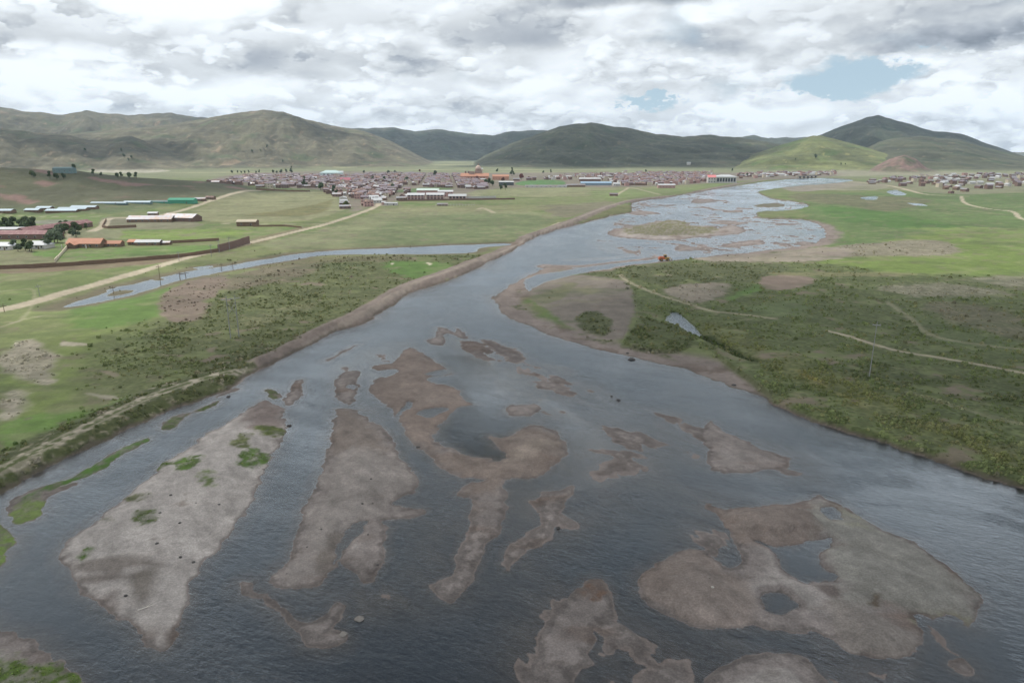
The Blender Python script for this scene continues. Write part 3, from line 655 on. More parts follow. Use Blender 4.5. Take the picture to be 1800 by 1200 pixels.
ISLCOL = [(smooth_closed(unp(p, .4), 2), np.array(c), so) for p, c, so in [
 ([(100, 950), (300, 780), (420, 720), (510, 740), (460, 900), (320, 1100), (280, 1150), (100, 1000)], (.330, .300, .276), 2.),
 ([(420, 740), (450, 708), (475, 698), (505, 735), (480, 755), (440, 748)], (.145, .112, .100), 1.5),
 ([(125, 990), (180, 982), (270, 990), (290, 998), (180, 1004), (130, 1002)], (.150, .128, .112), .8),
 ([(130, 1012), (200, 1008), (260, 1015), (190, 1022), (140, 1022)], (.140, .118, .104), .8),
 ([(215, 1020), (255, 1000), (275, 1010), (265, 1050), (240, 1060), (225, 1040)], (.130, .112, .095), 1.5),
 ([(580, 800), (586, 722), (620, 718), (680, 770), (660, 800), (620, 790)], (.150, .122, .104), 2.),
 ([(540, 900), (580, 800), (690, 800), (735, 840), (700, 890), (600, 940), (540, 1010), (500, 1030)], (.225, .198, .180), 2.),
 ([(560, 975), (590, 940), (600, 960), (570, 1000)], (.130, .110, .095), 1.),
 ([(640, 640), (720, 605), (800, 650), (840, 700), (780, 740), (770, 790), (720, 770), (640, 690)], (.172, .134, .112), 2.),
 ([(780, 800), (900, 740), (1000, 770), (960, 840), (880, 860), (830, 900), (800, 860)], (.168, .132, .110), 2.),
 ([(865, 800), (930, 780), (990, 770), (960, 790), (900, 812)], (.205, .168, .140), 1.),
 ([(1255, 890), (1400, 880), (1460, 905), (1440, 945), (1380, 958), (1300, 945), (1270, 915)], (.165, .130, .110), 1.2),
 ([(1130, 1010), (1200, 965), (1260, 975), (1340, 1060), (1330, 1100), (1200, 1095), (1130, 1050)], (.180, .145, .125), 1.2),
 ([(1440, 880), (1600, 950), (1720, 1040), (1710, 1100), (1600, 1080), (1480, 1060), (1460, 960)], (.215, .205, .180), 1.5),
 ([(1480, 1060), (1560, 1080), (1620, 1110), (1600, 1155), (1500, 1150), (1470, 1110)], (.190, .165, .145), 1.2),
 ([(1435, 1030), (1470, 1030), (1478, 1050), (1455, 1048)], (.115, .090, .080), .6),
]]
def colours(X, Y, h, F):
    r = F['r']; n = len(X)
    sof = fbm(X, Y, 35, 4, 301); sof2 = fbm(X, Y, 9, 3, 311); sof3 = fbm(X, Y, 220, 3, 321); fine = fbm(X, Y, 2.2, 3, 331, .6)
    col = C_OLIVE[None] * (1 + .22 * sof3[:, None]) + (C_LUSH - C_OLIVE)[None] * sst(-.2, .5, sof + .5 * sof3)[:, None] * .8
    tus = np.full(n, .0, np.float32)
    # far plain, light fields in strips
    dm = sst(.02, .42, fbm(X, Y * 1.6, 26, 4, 345, .6) + .3 * sof3)
    far = sst(1900, 2400, r)
    strip = fbm(X * .35, Y * 1.5, 260, 3, 341)
    pc = np.array((.165, .18, .095))[None] * (1 + .35 * strip[:, None]) + np.array((.10, .07, .04))[None] * sst(.25, .5, strip)[:, None]
    col = col + (pc - col) * far[:, None]
    wob = 1.0
    for poly, c, t, so, st in ZONES:
        if st <= 0: continue
        s = sdf(X, Y, poly, so * 2.2)
        k = s > -so * 2.1
        if not k.any(): continue
        m = sst(-so * .5, so * .5, s + so * 1.3 * (sof * .8 + sof2 * .7)) * st
        m = np.where(k, m, 0)
        cc = c[None] * (1 + .25 * sof[:, None] + .18 * sof2[:, None])
        col = col + (cc - col) * m[:, None]
        tus = tus + (t - tus) * m
    bp_ = sst(.22, .42, fbm(X, Y * 1.3, 16, 4, 347, .62) + .25 * sof3) * (1 - np.clip(tus, 0, 1)) * .55
    col = col + (C_DIRT[None] - col) * bp_[:, None]
    dk = dm * (1 - np.clip(tus * 1.6, 0, 1)) * .50
    dg = sst(.08, .36, fbm(X * .7, Y * 1.9, 50, 5, 343, .62)) * .45; col = col + (np.array((.055, .078, .026))[None] - col) * dg[:, None]
    col = col + (C_DRY[None] * 1.0 - col) * dk[:, None]
    gap = sst(.10, .32, fbm(X, Y * 1.4, 24, 4, 349, .62)) * sst(.35, .7, tus)
    gcol = C_OLIVE[None] * .95 + (C_DIRT - C_OLIVE * .95)[None] * sst(-.05, .3, sof2 + .4 * sof)[:, None]
    col = col + (gcol - col) * (gap * .8)[:, None]; tus = tus * (1 - .8 * gap)
    hm = sst(1.0, 9.0, F['hl'])
    # hills: sparse dry grass, darker scrub in gullies, bare reddish scars
    hc = np.array((.106, .097, .060))[None] * (1 + .75 * fbm(X, Y, 260, 6, 351, .66)[:, None] + .40 * fbm(X, Y, 40, 3, 361)[:, None])
    scr = sst(.10, .45, fbm(X, Y, 160, 4, 371))
    hc = hc + (np.array((.075, .095, .045))[None] - hc) * scr[:, None] * .85
    scar = np.maximum(sst(.34, .48, fbm(X * .8, Y * .35, 120, 4, 381, .6)), sst(.36, .44, fbm(X, Y * .5, 34, 3, 383, .6)))
    hc = hc * (1 - .30 * sst(.05, .35, np.abs(fbm(X + .35 * Y, Y * .45, 200, 4, 353)))[:, None] + .18)
    hc = hc + (np.array((.27, .20, .135))[None] - hc) * scar[:, None] * .7
    terr = .5 + .5 * np.sin(F['hl'] * 2 * np.pi / 17. + 2.2 * fbm(X, Y, 400, 2, 391))
    hc = hc * (1 - .14 * sst(.55, .95, terr)[:, None])
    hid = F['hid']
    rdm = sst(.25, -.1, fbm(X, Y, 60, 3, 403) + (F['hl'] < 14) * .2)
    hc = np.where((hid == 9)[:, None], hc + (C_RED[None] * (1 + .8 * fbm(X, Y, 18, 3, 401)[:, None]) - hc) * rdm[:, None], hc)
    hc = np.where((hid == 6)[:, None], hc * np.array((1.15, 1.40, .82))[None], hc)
    hc = np.where(((hid == 8) | (hid == 4))[:, None], hc * np.array((.62, .72, .66))[None], hc)  # cloud shade on these hills deepened in their colour
    hc = np.where(((hid == 3) | (hid == 7) | (hid == 5))[:, None], hc * np.array((.46, .58, .62))[None], hc)  # farther ridges: cloud shade and bluish distance painted into the albedo
    nh = fbm(X, Y, 70, 4, 411)
    h0 = np.array((.080, .082, .044))[None] * (1 + .3 * nh[:, None]) + (np.array((.20, .135, .095)) - np.array((.088, .110, .042)))[None] * sst(.18, .42, nh + .35 * sof)[:, None] * .8
    hc = np.where((hid == 10)[:, None], h0, hc)
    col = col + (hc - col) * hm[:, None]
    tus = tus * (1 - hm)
    lum = (col * np.array((.25, .62, .13))[None]).sum(1, keepdims=True); col = col * .93 + lum * np.array((1.04, 1., .92))[None] * .07
    # roads and tracks
    def road(line, wid, st, c=C_ROAD, soft=.8):
        nonlocal col, tus
        dd = ldist(X, Y, line, wid * 3 + 4) + .8 * sof2 + soft * .5 * fine
        m = sst(wid + soft, wid - soft, dd) * st
        cc = c[None] * (1 + .12 * sof[:, None] + .12 * fine[:, None])
        col = col + (cc - col) * m[:, None]; tus = tus * (1 - m)
    road(ROAD1, 3.8, .95, C_ROAD * .95); road(ROAD2, 4.2, .9)
    for ln, wd, st in TRACKS: road(ln, wd, st, C_ROAD * .95)
    # river embankment: rough stones and dry straw, double wheel track along the crown
    eb = ldist(X, Y, BANKTRACK, 30.)
    m = sst(7.5, 5, eb + 3 * sof2) * sst(0, 1.5, -F['sr'])
    side = fbm(X, Y, 3.0, 3, 421, .6)
    ec = C_TUS[None] * 1.1 + (C_PALE * 1.05 - C_TUS * 1.1)[None] * sst(.0, .30, side)[:, None]
    col = col + (ec - col) * m[:, None]; tus = tus + (.55 - tus) * m
    dd = np.abs(eb - 1.3)
    m = sst(.8, .3, dd + .45 * fine + .3 * sof2) * .6
    col = col + (C_PALE[None] * .85 - col) * m[:, None]; tus = tus * (1 - sst(3.0, 1.8, eb))
    m = sst(20, 12, -F['sr'] + 2 * sof2) * sst(28, 18, eb) * (F['sr'] < .3) * sst(2.0, 3.5, eb) * (X < -20)
    ec2 = np.array((.070, .078, .032))[None] + (np.array((.20, .175, .125)) - np.array((.070, .078, .032)))[None] * sst(.12, .40, side)[:, None]
    col = col + (ec2 - col) * m[:, None] * .9; tus = tus + (.75 - tus) * m
    # levee of river gravel
    lv = F['lv']
    m = sst(9.5, 5.5, lv + 4.5 * sof2 + 2 * fine) * (F['sr'] < .5)
    gc = np.array((.158, .128, .110))[None] * (1 + .25 * sof[:, None] + .3 * fine[:, None] + .3 * sof2[:, None])
    col = col + (gc - col) * m[:, None]; tus = tus * (1 - m)
    m = sst(2.2, 1.0, lv + .8 * sof2) * .6
    col = col + (np.array((.235, .20, .165))[None] - col) * m[:, None]
    # low bars: gravel by the water
    m = sst(-2, 3, F['low']) * sst(18, 9, -F['sr'] + 6 * sof) * (F['sr'] < 0)
    gc = C_GRAV[None] * (1 + .25 * sof[:, None] + .15 * fine[:, None] + .2 * sof2[:, None])
    wetp = sst(.12, .38, fbm(X, Y, 14, 4, 443, .6)) * .7; gc = gc + (np.array((.105, .078, .062))[None] - gc) * wetp[:, None]
    vg = sst(.16, .34, fbm(X, Y, 20, 4, 447, .62)) * sst(4, 12, -F['sr']); gc = gc + (C_TUS[None] * 1.3 - gc) * (vg * .7)[:, None]
    col = col + (gc - col) * m[:, None]; tus = tus * (1 - m) + m * vg * .75
    # bare strip at every other shore, painted dark for rubble and undercut shade
    m = sst(1.6, .5, -F['sr'] + .9 * sof2) * (F['sr'] <= 0)
    col = col + (np.array((.075, .062, .048))[None] - col) * m[:, None] * .85; tus = tus * (1 - m)
    m = sst(.75, .25, h) * ((F['lg'] > -12) & (F['sr'] < 0)); col = col + (C_DIRT[None] * .75 - col) * m[:, None] * .7
    # river bed and islands
    inr = F['sr'] > 0
    dry = sst(.28, .62, h + .25 * sof)
    gi = np.array((.200, .172, .158))[None] * (1 + .20 * sof[:, None] + .24 * fine[:, None] + .22 * sof2[:, None] + .35 * fbm(X * 1.0 + .8 * Y, Y * .25 - .3 * X, 4., 4, 449, .6)[:, None]) + np.array((.060, .060, .054))[None] * dry[:, None]
    mud = sst(.05, .45, fbm(F['wx'] * .7, F['wy'] * 1.5, 18, 4, 431, .6))
    gi = gi + (np.array((.150, .112, .092))[None] - gi) * mud[:, None] * .85
    gi = gi + (np.array((.150, .112, .094))[None] - gi) * (sst(.07, -.02, h))[:, None] * .8
    gi = gi + (np.array((.075, .068, .050))[None] - gi) * (sst(-.30, -.7, h) * .6)[:, None]
    spot = sst(.16, .40, fbm(F['wx'], F['wy'] * 1.4, 5.5, 4, 437, .62)) * .5
    gi = gi * (1 - spot[:, None] * np.array((.42, .45, .47))[None])
    rim = sst(.0, .05, h) * sst(.16, .07, h + .10 * fine); gi = gi * (1 - .32 * rim[:, None])
    strk = fbm(X * 1.0 + .8 * Y, Y * .25 - .3 * X, 3.5, 4, 451, .62)
    for poly, c, so in ISLCOL:
        s = sdf(X, Y, poly, so * 3)
        m = sst(-so * 1.2, so * 1.6, s + so * 3.0 * (sof2 + .6 * sof + .3 * fine)) * .85
        gi = gi + (c[None] * (1 + .20 * sof[:, None] + .22 * fine[:, None] + .22 * sof2[:, None] + .35 * strk[:, None]) - gi) * (m * sst(.0, .12, h))[:, None]
    col = np.where(inr[:, None], gi, col); tus = np.where(inr, 0, tus)
    for poly, c, t, so in ISLVEG:
        s = sdf(X, Y, poly, 6.)
        k = s > -5
        if not k.any(): continue
        m = np.where(k, sst(-so * .6, so * .8, s + so * 1.8 * (sof2 * .9 + fine * .6)), 0) * (h > .03) * (.35 + .65 * sst(-.35, .25, fine + .6 * sof2))
        cc = c[None] * (1 + .25 * sof2[:, None] + .3 * fine[:, None])
        col = col + (cc - col) * m[:, None]; tus = tus + (t - tus) * m
    m = sst(3.2, 1.2, F['dt'] + .8 * sof2) * (F['dt'] < 8)
    col = col + (C_DARK[None] * .8 - col) * m[:, None]; tus = np.maximum(tus, m * .9)
    grav = np.clip(np.where(inr & (tus < .2), 1, 0), 0, 1)
    return np.clip(col, .004, .9), tus, grav

# ------------------------------------------------------------------ terrain mesh (polar grid, finer near the viewpoint)
half = R(47)
azd = np.linspace(-half, half, 1000)
azr = np.concatenate([np.linspace(-math.pi, -half, 60)[:-1], azd, np.linspace(half, math.pi, 60)[1:-1]])
rows = [2., 8., 16., 26., 36., 46., 54.]
rr = 60.
while rr < 13500:
    rows.append(rr)
    if rr < 3000: rr += min(max(rr * rr / 58000., .14), 9.)
    elif rr < 5000: rr += 16.
    elif rr < 7600: rr += 26.
    else: rr += 140.
rows = np.array(rows)
NA, NR = len(azr), len(rows)
AA, RR = np.meshgrid(azr, rows)
GXY = np.stack([np.sin(AA) * RR, np.cos(AA) * RR], -1).reshape(-1, 2)
print('terrain', NA, NR, NA * NR)
hh = np.empty(NA * NR, np.float32); colr = np.empty((NA * NR, 3), np.float32); tusd = np.empty(NA * NR, np.float32); gvl = np.empty(NA * NR, np.float32)
CH = 200000
for s0 in range(0, NA * NR, CH):
    e = min(s0 + CH, NA * NR)
    x, y = GXY[s0:e, 0], GXY[s0:e, 1]
    h_, F = terrain(x, y, True)
    c_, t_, g_ = colours(x, y, h_, F)
    # small relief so that light rakes over it
    hh[s0:e] = h_ + np.where(h_ > .08, (.05 + .16 * t_) * fbm(x, y, 1.6, 2, 441) * (np.hypot(x, y) < 600), 0)
    colr[s0:e] = c_; tusd[s0:e] = t_; gvl[s0:e] = g_

def make_mesh(name, co, faces_flat, nper, smooth=True):
    me = bpy.data.meshes.new(name)
    nf = len(faces_flat) // nper
    me.vertices.add(len(co)); me.vertices.foreach_set('co', np.asarray(co, np.float32).ravel())
    me.loops.add(len(faces_flat)); me.loops.foreach_set('vertex_index', np.asarray(faces_flat, np.int32))
    me.polygons.add(nf)
    me.polygons.foreach_set('loop_start', np.arange(0, nf * nper, nper, dtype=np.int32))
    try: me.polygons.foreach_set('loop_total', np.full(nf, nper, np.int32))
    except Exception: pass
    me.polygons.foreach_set('use_smooth', np.full(nf, smooth))
    me.update(calc_edges=True); me.validate()
    return me
def add_col(me, name, arr):
    a = me.attributes.new(name, 'FLOAT_COLOR', 'POINT')
    out = np.ones((len(arr), 4), np.float32); out[:, :3] = arr
    a.data.foreach_set('color', out.ravel())
def add_f(me, name, arr):
    a = me.attributes.new(name, 'FLOAT', 'POINT'); a.data.foreach_set('value', np.asarray(arr, np.float32))

ii = np.arange(NR - 1)[:, None] * NA + np.arange(NA - 1)[None]
quads = np.stack([ii, ii + 1, ii + NA + 1, ii + NA], -1).reshape(-1, 4)
co = np.column_stack([GXY, hh])
gm = make_mesh('ground', co, quads.ravel(), 4)
add_col(gm, 'albedo', colr); add_f(gm, 'tussock', tusd); add_f(gm, 'gravel', gvl)
ground = bpy.data.objects.new('ground', gm); ground['kind'] = 'structure'; ground['label'] = 'river plain with gravel bars, meadows, tracks and bare rounded hills'
COL.objects.link(ground)

def new_mat(name):
    m = bpy.data.materials.new(name); m.use_nodes = True
    t = NT(m.node_tree); b = m.node_tree.nodes['Principled BSDF']
    return m, t, b
gmat, g, gb = new_mat('ground_cover')
at = g.new('ShaderNodeAttribute', attribute_name='albedo'); tu = g.new('ShaderNodeAttribute', attribute_name='tussock'); gv = g.new('ShaderNodeAttribute', attribute_name='gravel')
pos = g.new('ShaderNodeNewGeometry').outputs['Position']
px_, py_, pz_ = g.sep(pos)
n_a = g.noise(pos, .9, 5, .65); n_b = g.noise(pos, .16, 5, .6); n_c = g.noise(pos, .035, 4, .6); n_h = g.noise(pos, .006, 8, .68)
k = g.m('MULTIPLY_ADD', n_a, .55, .72)
k = g.m('MULTIPLY', k, g.m('MULTIPLY_ADD', n_b, .75, .62))
k = g.m('MULTIPLY', k, g.m('MULTIPLY_ADD', n_c, .5, .75))
k = g.m('MULTIPLY', k, g.m('MULTIPLY_ADD', n_h, .9, .55))
base = g.vm('MULTIPLY', at.outputs['Color'], g.comb(k, k, k))
# tussock mottling: dark clumps and straw tips
vor = g.new('ShaderNodeTexVoronoi'); vor.inputs['Scale'].default_value = .55; g.l.new(pos, vor.inputs['Vector'])
vor2 = g.new('ShaderNodeTexVoronoi'); vor2.inputs['Scale'].default_value = .21; g.l.new(pos, vor2.inputs['Vector'])
clump = g.ramp(g.m('MULTIPLY_ADD', n_a, .5, vor.outputs['Distance']), .95, .45)
clump2 = g.ramp(g.m('MULTIPLY_ADD', n_b, .7, vor2.outputs['Distance']), 1.05, .55)
cl = g.m('MAXIMUM', clump, g.m('MULTIPLY', clump2, .8))
cl = g.m('MULTIPLY', cl, g.ramp(tu.outputs['Fac'], .02, .6), clamp=True)
str_ = g.m('MULTIPLY', g.ramp(g.noise(pos, .45, 4, .65), .52, .66), g.ramp(tu.outputs['Fac'], .1, .7))
base = g.mix(g.m('MULTIPLY', str_, .5), base, (.135, .130, .062, 1))
base = g.mix(g.m('MULTIPLY', cl, .6), base, (.036, .046, .016, 1))
# pebbles
pb = g.ramp(g.noise(pos, 3.2, 3, .7), .38, .68, .84, 1.16)
pbm = g.mix(gv.outputs['Fac'], (1, 1, 1, 1), g.comb(pb, pb, pb))
base = g.vm('MULTIPLY', base, pbm)
g.l.new(base, gb.inputs['Base Color'])
wet = g.ramp(pz_, .06, .0)
g.l.new(g.ramp(wet, 0, 1, .95, .45), gb.inputs['Roughness'])
gb.inputs['Specular IOR Level'].default_value = .25
bp = g.new('ShaderNodeBump'); bp.inputs['Strength'].default_value = .7; bp.inputs['Distance'].default_value = .35
g.l.new(g.m('ADD', g.m('MULTIPLY', n_a, .6), g.m('MULTIPLY', cl, .8)), bp.inputs['Height'])
bp2 = g.new('ShaderNodeBump'); bp2.inputs['Strength'].default_value = .8; bp2.inputs['Distance'].default_value = 22.
hf = g.m('MULTIPLY', n_h, g.ramp(pz_, 8, 60))
g.l.new(hf, bp2.inputs['Height']); g.l.new(bp.outputs[0], bp2.inputs['Normal'])
g.l.new(bp2.outputs[0], gb.inputs['Normal'])
gm.materials.append(gmat)

# ------------------------------------------------------------------ river water: one level sheet, it shows wherever the ground lies below it
wmask = (hh < .25).reshape(NR, NA)
fm = wmask[:-1, :-1] | wmask[1:, :-1] | wmask[:-1, 1:] | wmask[1:, 1:]
rad = np.hypot(GXY[:, 0], GXY[:, 1]).reshape(NR, NA)[:-1, :-1]
fm &= rad < 3200
wq = quads.reshape(NR - 1, NA - 1, 4)[fm]
used, inv = np.unique(wq.ravel(), return_inverse=True)
wco = np.column_stack([GXY[used], np.zeros(len(used))])
wm_ = make_mesh('river_water', wco, inv, 4)
add_f(wm_, 'depth', np.clip(-hh[used], 0, 2))
# how ruffled the surface is: riffles at the shoals, glassy in the still backwater
wx_, wy_ = GXY[used, 0], GXY[used, 1]
CALM = smooth_closed(unp([(780, 590), (830, 598), (880, 640), (960, 690), (1060, 760), (1100, 830), (1000, 860), (900, 835), (800, 790), (770, 745), (820, 712), (790, 660), (750, 610)], 0), 3)
POOLS = [smooth_closed(unp(p, 0), 2) for p in [[(1326, 945), (1470, 935), (1480, 1020), (1400, 1020), (1340, 980)], [(885, 845), (990, 830), (940, 900), (900, 930)], [(1620, 1090), (1760, 1120), (1800, 1250), (1600, 1250)], [(1340, 1040), (1410, 1040), (1405, 1085), (1340, 1080)]]]
calm = sst(-4, 4, sdf(wx_, wy_, CALM, 12.)) 
for p in POOLS: calm = np.maximum(calm, sst(-2, 2, sdf(wx_, wy_, p, 6.)))
calm = np.maximum(calm, sst(-3, 2, sdf(wx_, wy_, LAGOON, 8.)))
add_f(wm_, 'calm', calm)
water = bpy.data.objects.new('river_water', wm_); water['kind'] = 'structure'; water['label'] = 'shallow braided river reflecting the clouds'
COL.objects.link(water)
wmat, t, b = new_mat('river_water')
t.n.remove(b)
pos = t.new('ShaderNodeNewGeometry').outputs['Position']
dep = t.new('ShaderNodeAttribute', attribute_name='depth').outputs['Fac']
cal = t.new('ShaderNodeAttribute', attribute_name='calm').outputs['Fac']
rot = t.new('ShaderNodeVectorRotate', rotation_type='Z_AXIS'); rot.inputs['Angle'].default_value = R(28); t.l.new(pos, rot.inputs['Vector'])
sc_ = t.vm('MULTIPLY', rot.outputs[0], (1.0, 2.1, 1.0))
r1 = t.noise(sc_, .55, 4, .62, .4); r2 = t.noise(sc_, .10, 4, .6, .6); r3 = t.noise(sc_, 1.7, 3, .6)
hgt = t.m('ADD', t.m('MULTIPLY', r1, .60), t.m('MULTIPLY', r3, .16))
hgt = t.m('MULTIPLY_ADD', r2, .7, hgt)
flow = t.vm('MULTIPLY', rot.outputs[0], (.5, 1.3, 1.0))
rip = t.ramp(t.m('ADD', t.m('MULTIPLY', t.noise(pos, .014, 3, .6), .6), t.m('MULTIPLY', t.noise(flow, .06, 5, .65, 1.2), .4)), .40, .60, .30, 1.15)
rip = t.m('MULTIPLY', rip, t.ramp(cal, 0, 1, 1., .22))
bump = t.new('ShaderNodeBump'); bump.inputs['Distance'].default_value = .36
t.l.new(rip, bump.inputs['Strength']); t.l.new(hgt, bump.inputs['Height'])
gl = t.new('ShaderNodeBsdfGlossy'); gl.inputs['Color'].default_value = (.88, .945, 1, 1)
t.l.new(t.m('MULTIPLY', t.ramp(cal, 0, 1, 1, .3), t.ramp(rip, .1, 1.1, .07, .20)), gl.inputs['Roughness']); t.l.new(bump.outputs[0], gl.inputs['Normal'])
trn = t.new('ShaderNodeBsdfTransparent'); trn.inputs['Color'].default_value = (.86, .90, .90, 1)
murk = t.new('ShaderNodeBsdfDiffuse'); murk.inputs['Color'].default_value = (.022, .031, .042, 1)
opq = t.m('SUBTRACT', 1.0, t.m('EXPONENT', t.m('MULTIPLY', dep, -1.7)))
body = t.new('ShaderNodeMixShader'); t.l.new(opq, body.inputs[0]); t.l.new(trn.outputs[0], body.inputs[1]); t.l.new(murk.outputs[0], body.inputs[2])
fr = t.new('ShaderNodeFresnel'); fr.inputs['IOR'].default_value = 1.48; t.l.new(bump.outputs[0], fr.inputs['Normal'])
ms = t.new('ShaderNodeMixShader'); t.l.new(fr.outputs[0], ms.inputs[0]); t.l.new(body.outputs[0], ms.inputs[1]); t.l.new(gl.outputs[0], ms.inputs[2])
t.l.new(ms.outputs[0], t.n['Material Output'].inputs['Surface'])
wm_.materials.append(wmat)

# ------------------------------------------------------------------ tussock grass and low scrub (ground cover nobody could count)
def scatter_tufts(name, label, N, rmin, rmax, smin, smax, base_c, seed, hs=.75):
    rg = np.random.default_rng(seed)
    out = []
    a = rg.uniform(-R(44), R(44), N * 3); u = rg.random(N * 3)
    rad = 1 / (1 / rmin + u * (1 / rmax - 1 / rmin))       # even in the picture's depth
    x = np.sin(a) * rad; y = np.cos(a) * rad
    h, F = terrain(x, y, True); c, tdn, gg = colours(x, y, h, F)
    cl = fbm(x, y, 9, 3, 501) + .6 * fbm(x, y, 30, 2, 511)
    keep = (rg.random(len(x)) < np.where(tdn > .2, tdn, tdn * tdn * 2) * sst(-.35, .45, cl) ) & (h > .05)
    x, y, h, c, rad = x[keep][:N], y[keep][:N], h[keep][:N], c[keep][:N], rad[keep][:N]
    n = len(x); print(name, n)
    s = np.clip(rg.lognormal(-.62, .42, n), .22, 1.7) * (.8 + rad / 800.) * np.where(F['sr'][keep][:N] > 0, .30, 1)
    K = 6
    th = rg.uniform(0, 6.28, n)[:, None] + np.arange(K)[None] * 2 * np.pi / K
    r1 = s[:, None] * rg.uniform(.75, 1.25, (n, K)) * .55; r2 = s[:, None] * rg.uniform(.6, 1.2, (n, K)) * .42
    zb = (h - .05)[:, None] + 0 * r1; z2 = h[:, None] + s[:, None] * hs * rg.uniform(.45, .85, (n, K))
    V = np.empty((n, 2 * K + 1, 3), np.float32)
    V[:, :K, 0] = x[:, None] + np.cos(th) * r1; V[:, :K, 1] = y[:, None] + np.sin(th) * r1; V[:, :K, 2] = zb
    V[:, K:2 * K, 0] = x[:, None] + np.cos(th + .3) * r2; V[:, K:2 * K, 1] = y[:, None] + np.sin(th + .3) * r2; V[:, K:2 * K, 2] = z2
    V[:, -1, 0] = x + rg.normal(0, .1, n) * s; V[:, -1, 1] = y + rg.normal(0, .1, n) * s; V[:, -1, 2] = h + s * hs * .9
    fs = []
    for kx in range(K):
        k2 = (kx + 1) % K
        fs += [(kx, k2, K + k2), (kx, K + k2, K + kx), (K + kx, K + k2, 2 * K)]
    fs = np.array(fs)
    faces = (np.arange(n)[:, None, None] * (2 * K + 1) + fs[None]).reshape(-1)
    me = make_mesh(name, V.reshape(-1, 3), faces, 3, False)
    pick = rg.random(n)[:, None]
    cc = c * (.85 + .75 * rg.random(n)[:, None])
    cc = np.where(pick < .42, cc * .8 + np.array((.034, .044, .018)) * .2, cc)
    cc = np.where(pick > .80, cc * .5 + np.array((.17, .155, .075)) * .5, cc)
    cv = np.repeat(cc[:, None], 2 * K + 1, 1) 
    tip = np.ones(2 * K + 1); tip[-1] = 1.0
    add_col(me, 'albedo', cv.reshape(-1, 3))
    o = bpy.data.objects.new(name, me); COL.objects.link(o)
    o['kind'] = 'stuff'; o['label'] = label; o['category'] = 'grass'
    m, tt, bb = new_mat(name)
    aa = tt.new('ShaderNodeAttribute', attribute_name='albedo')
    nn = tt.ramp(tt.noise(tt.new('ShaderNodeNewGeometry').outputs['Position'], 4., 3, .6), .3, .7, .6, 1.35)
    tt.l.new(tt.vm('MULTIPLY', aa.outputs['Color'], tt.comb(nn, nn, nn)), bb.inputs['Base Color']); bb.inputs['Roughness'].default_value = .9
    bb.inputs['Specular IOR Level'].default_value = .1
    me.materials.append(m)
    return o
scatter_tufts('tussock_grass', 'dark tussock grass clumps scattered over both river banks', 120000, 75, 620, .42, 1.05, None, 9)

# ------------------------------------------------------------------ shared materials for built things
MATS = {}
def mat(name, col, rough=.85, var=.25, scale=1.2, metal=0., spec=.3, var2=None, s2=.2):
    if name in MATS: return MATS[name]
    m, t, b = new_mat(name)
    tc = t.new('ShaderNodeTexCoord').outputs['Object']
    oi = t.new('ShaderNodeObjectInfo').outputs['Random']
    n1 = t.noise(tc, scale, 4, .6)
    k = t.m('MULTIPLY_ADD', n1, var * 2, 1 - var)
    k = t.m('MULTIPLY', k, t.m('MULTIPLY_ADD', oi, .24, .88))
    c = t.vm('MULTIPLY', tuple(col) , t.comb(k, k, k))
    if var2 is not None:
        c = t.mix(t.ramp(t.noise(tc, s2, 5, .65), .48, .62), c, (*var2, 1))
    t.l.new(c, b.inputs['Base Color'])
    b.inputs['Roughness'].default_value = rough; b.inputs['Metallic'].default_value = metal
    b.inputs['Specular IOR Level'].default_value = spec
    MATS[name] = m
    return m

class MB:
    def __init__(s): s.v = []; s.f = []; s.m = []
    def quad(s, a, b, c, d, mi=0):
        n = len(s.v); s.v += [a, b, c, d]; s.f.append((n, n + 1, n + 2, n + 3)); s.m.append(mi)
    def poly(s, pts, mi=0):
        n = len(s.v); s.v += list(pts); s.f.append(tuple(range(n, n + len(pts)))); s.m.append(mi)
    def box(s, x0, x1, y0, y1, z0, z1, mi=0, M=None):
        n = len(s.v)
        p = [(x0, y0, z0), (x1, y0, z0), (x1, y1, z0), (x0, y1, z0), (x0, y0, z1), (x1, y0, z1), (x1, y1, z1), (x0, y1, z1)]
        if M is not None: p = [tuple(M @ Vector(q_)) for q_ in p]
        s.v += p
        for f in [(0, 3, 2, 1), (4, 5, 6, 7), (0, 1, 5, 4), (1, 2, 6, 5), (2, 3, 7, 6), (3, 0, 4, 7)]:
            s.f.append(tuple(n + i for i in f)); s.m.append(mi)
    def tube(s, a, b, ra, rb, seg=8, mi=0, cap=True):
        a = Vector(a); b = Vector(b); ax = (b - a).normalized()
        u = ax.orthogonal().normalized(); w_ = ax.cross(u)
        n = len(s.v)
        for c, r_ in ((a, ra), (b, rb)):
            for k in range(seg):
                t_ = 2 * math.pi * k / seg
                s.v.append(tuple(c + (u * math.cos(t_) + w_ * math.sin(t_)) * r_))
        for k in range(seg):
            k2 = (k + 1) % seg
            s.f.append((n + k, n + k2, n + seg + k2, n + seg + k)); s.m.append(mi)
        if cap:
            s.f.append(tuple(n + k for k in range(seg))[::-1]); s.m.append(mi)
            s.f.append(tuple(n + seg + k for k in range(seg))); s.m.append(mi)
    def mesh(s, name, mats, smooth=False):
        me = bpy.data.meshes.new(name); me.from_pydata([tuple(v) for v in s.v], [], s.f)
        for m in (mats if isinstance(mats, (list, tuple)) else [mats]): me.materials.append(m)
        me.polygons.foreach_set('material_index', s.m)
        if smooth: me.polygons.foreach_set('use_smooth', [True] * len(me.polygons))
        me.update()
        return me
    def build(s, name, mats, parent=None, smooth=False):
        o = bpy.data.objects.new(name, s.mesh(name, mats, smooth)); COL.objects.link(o)
        if parent is not None: o.parent = parent
        return o
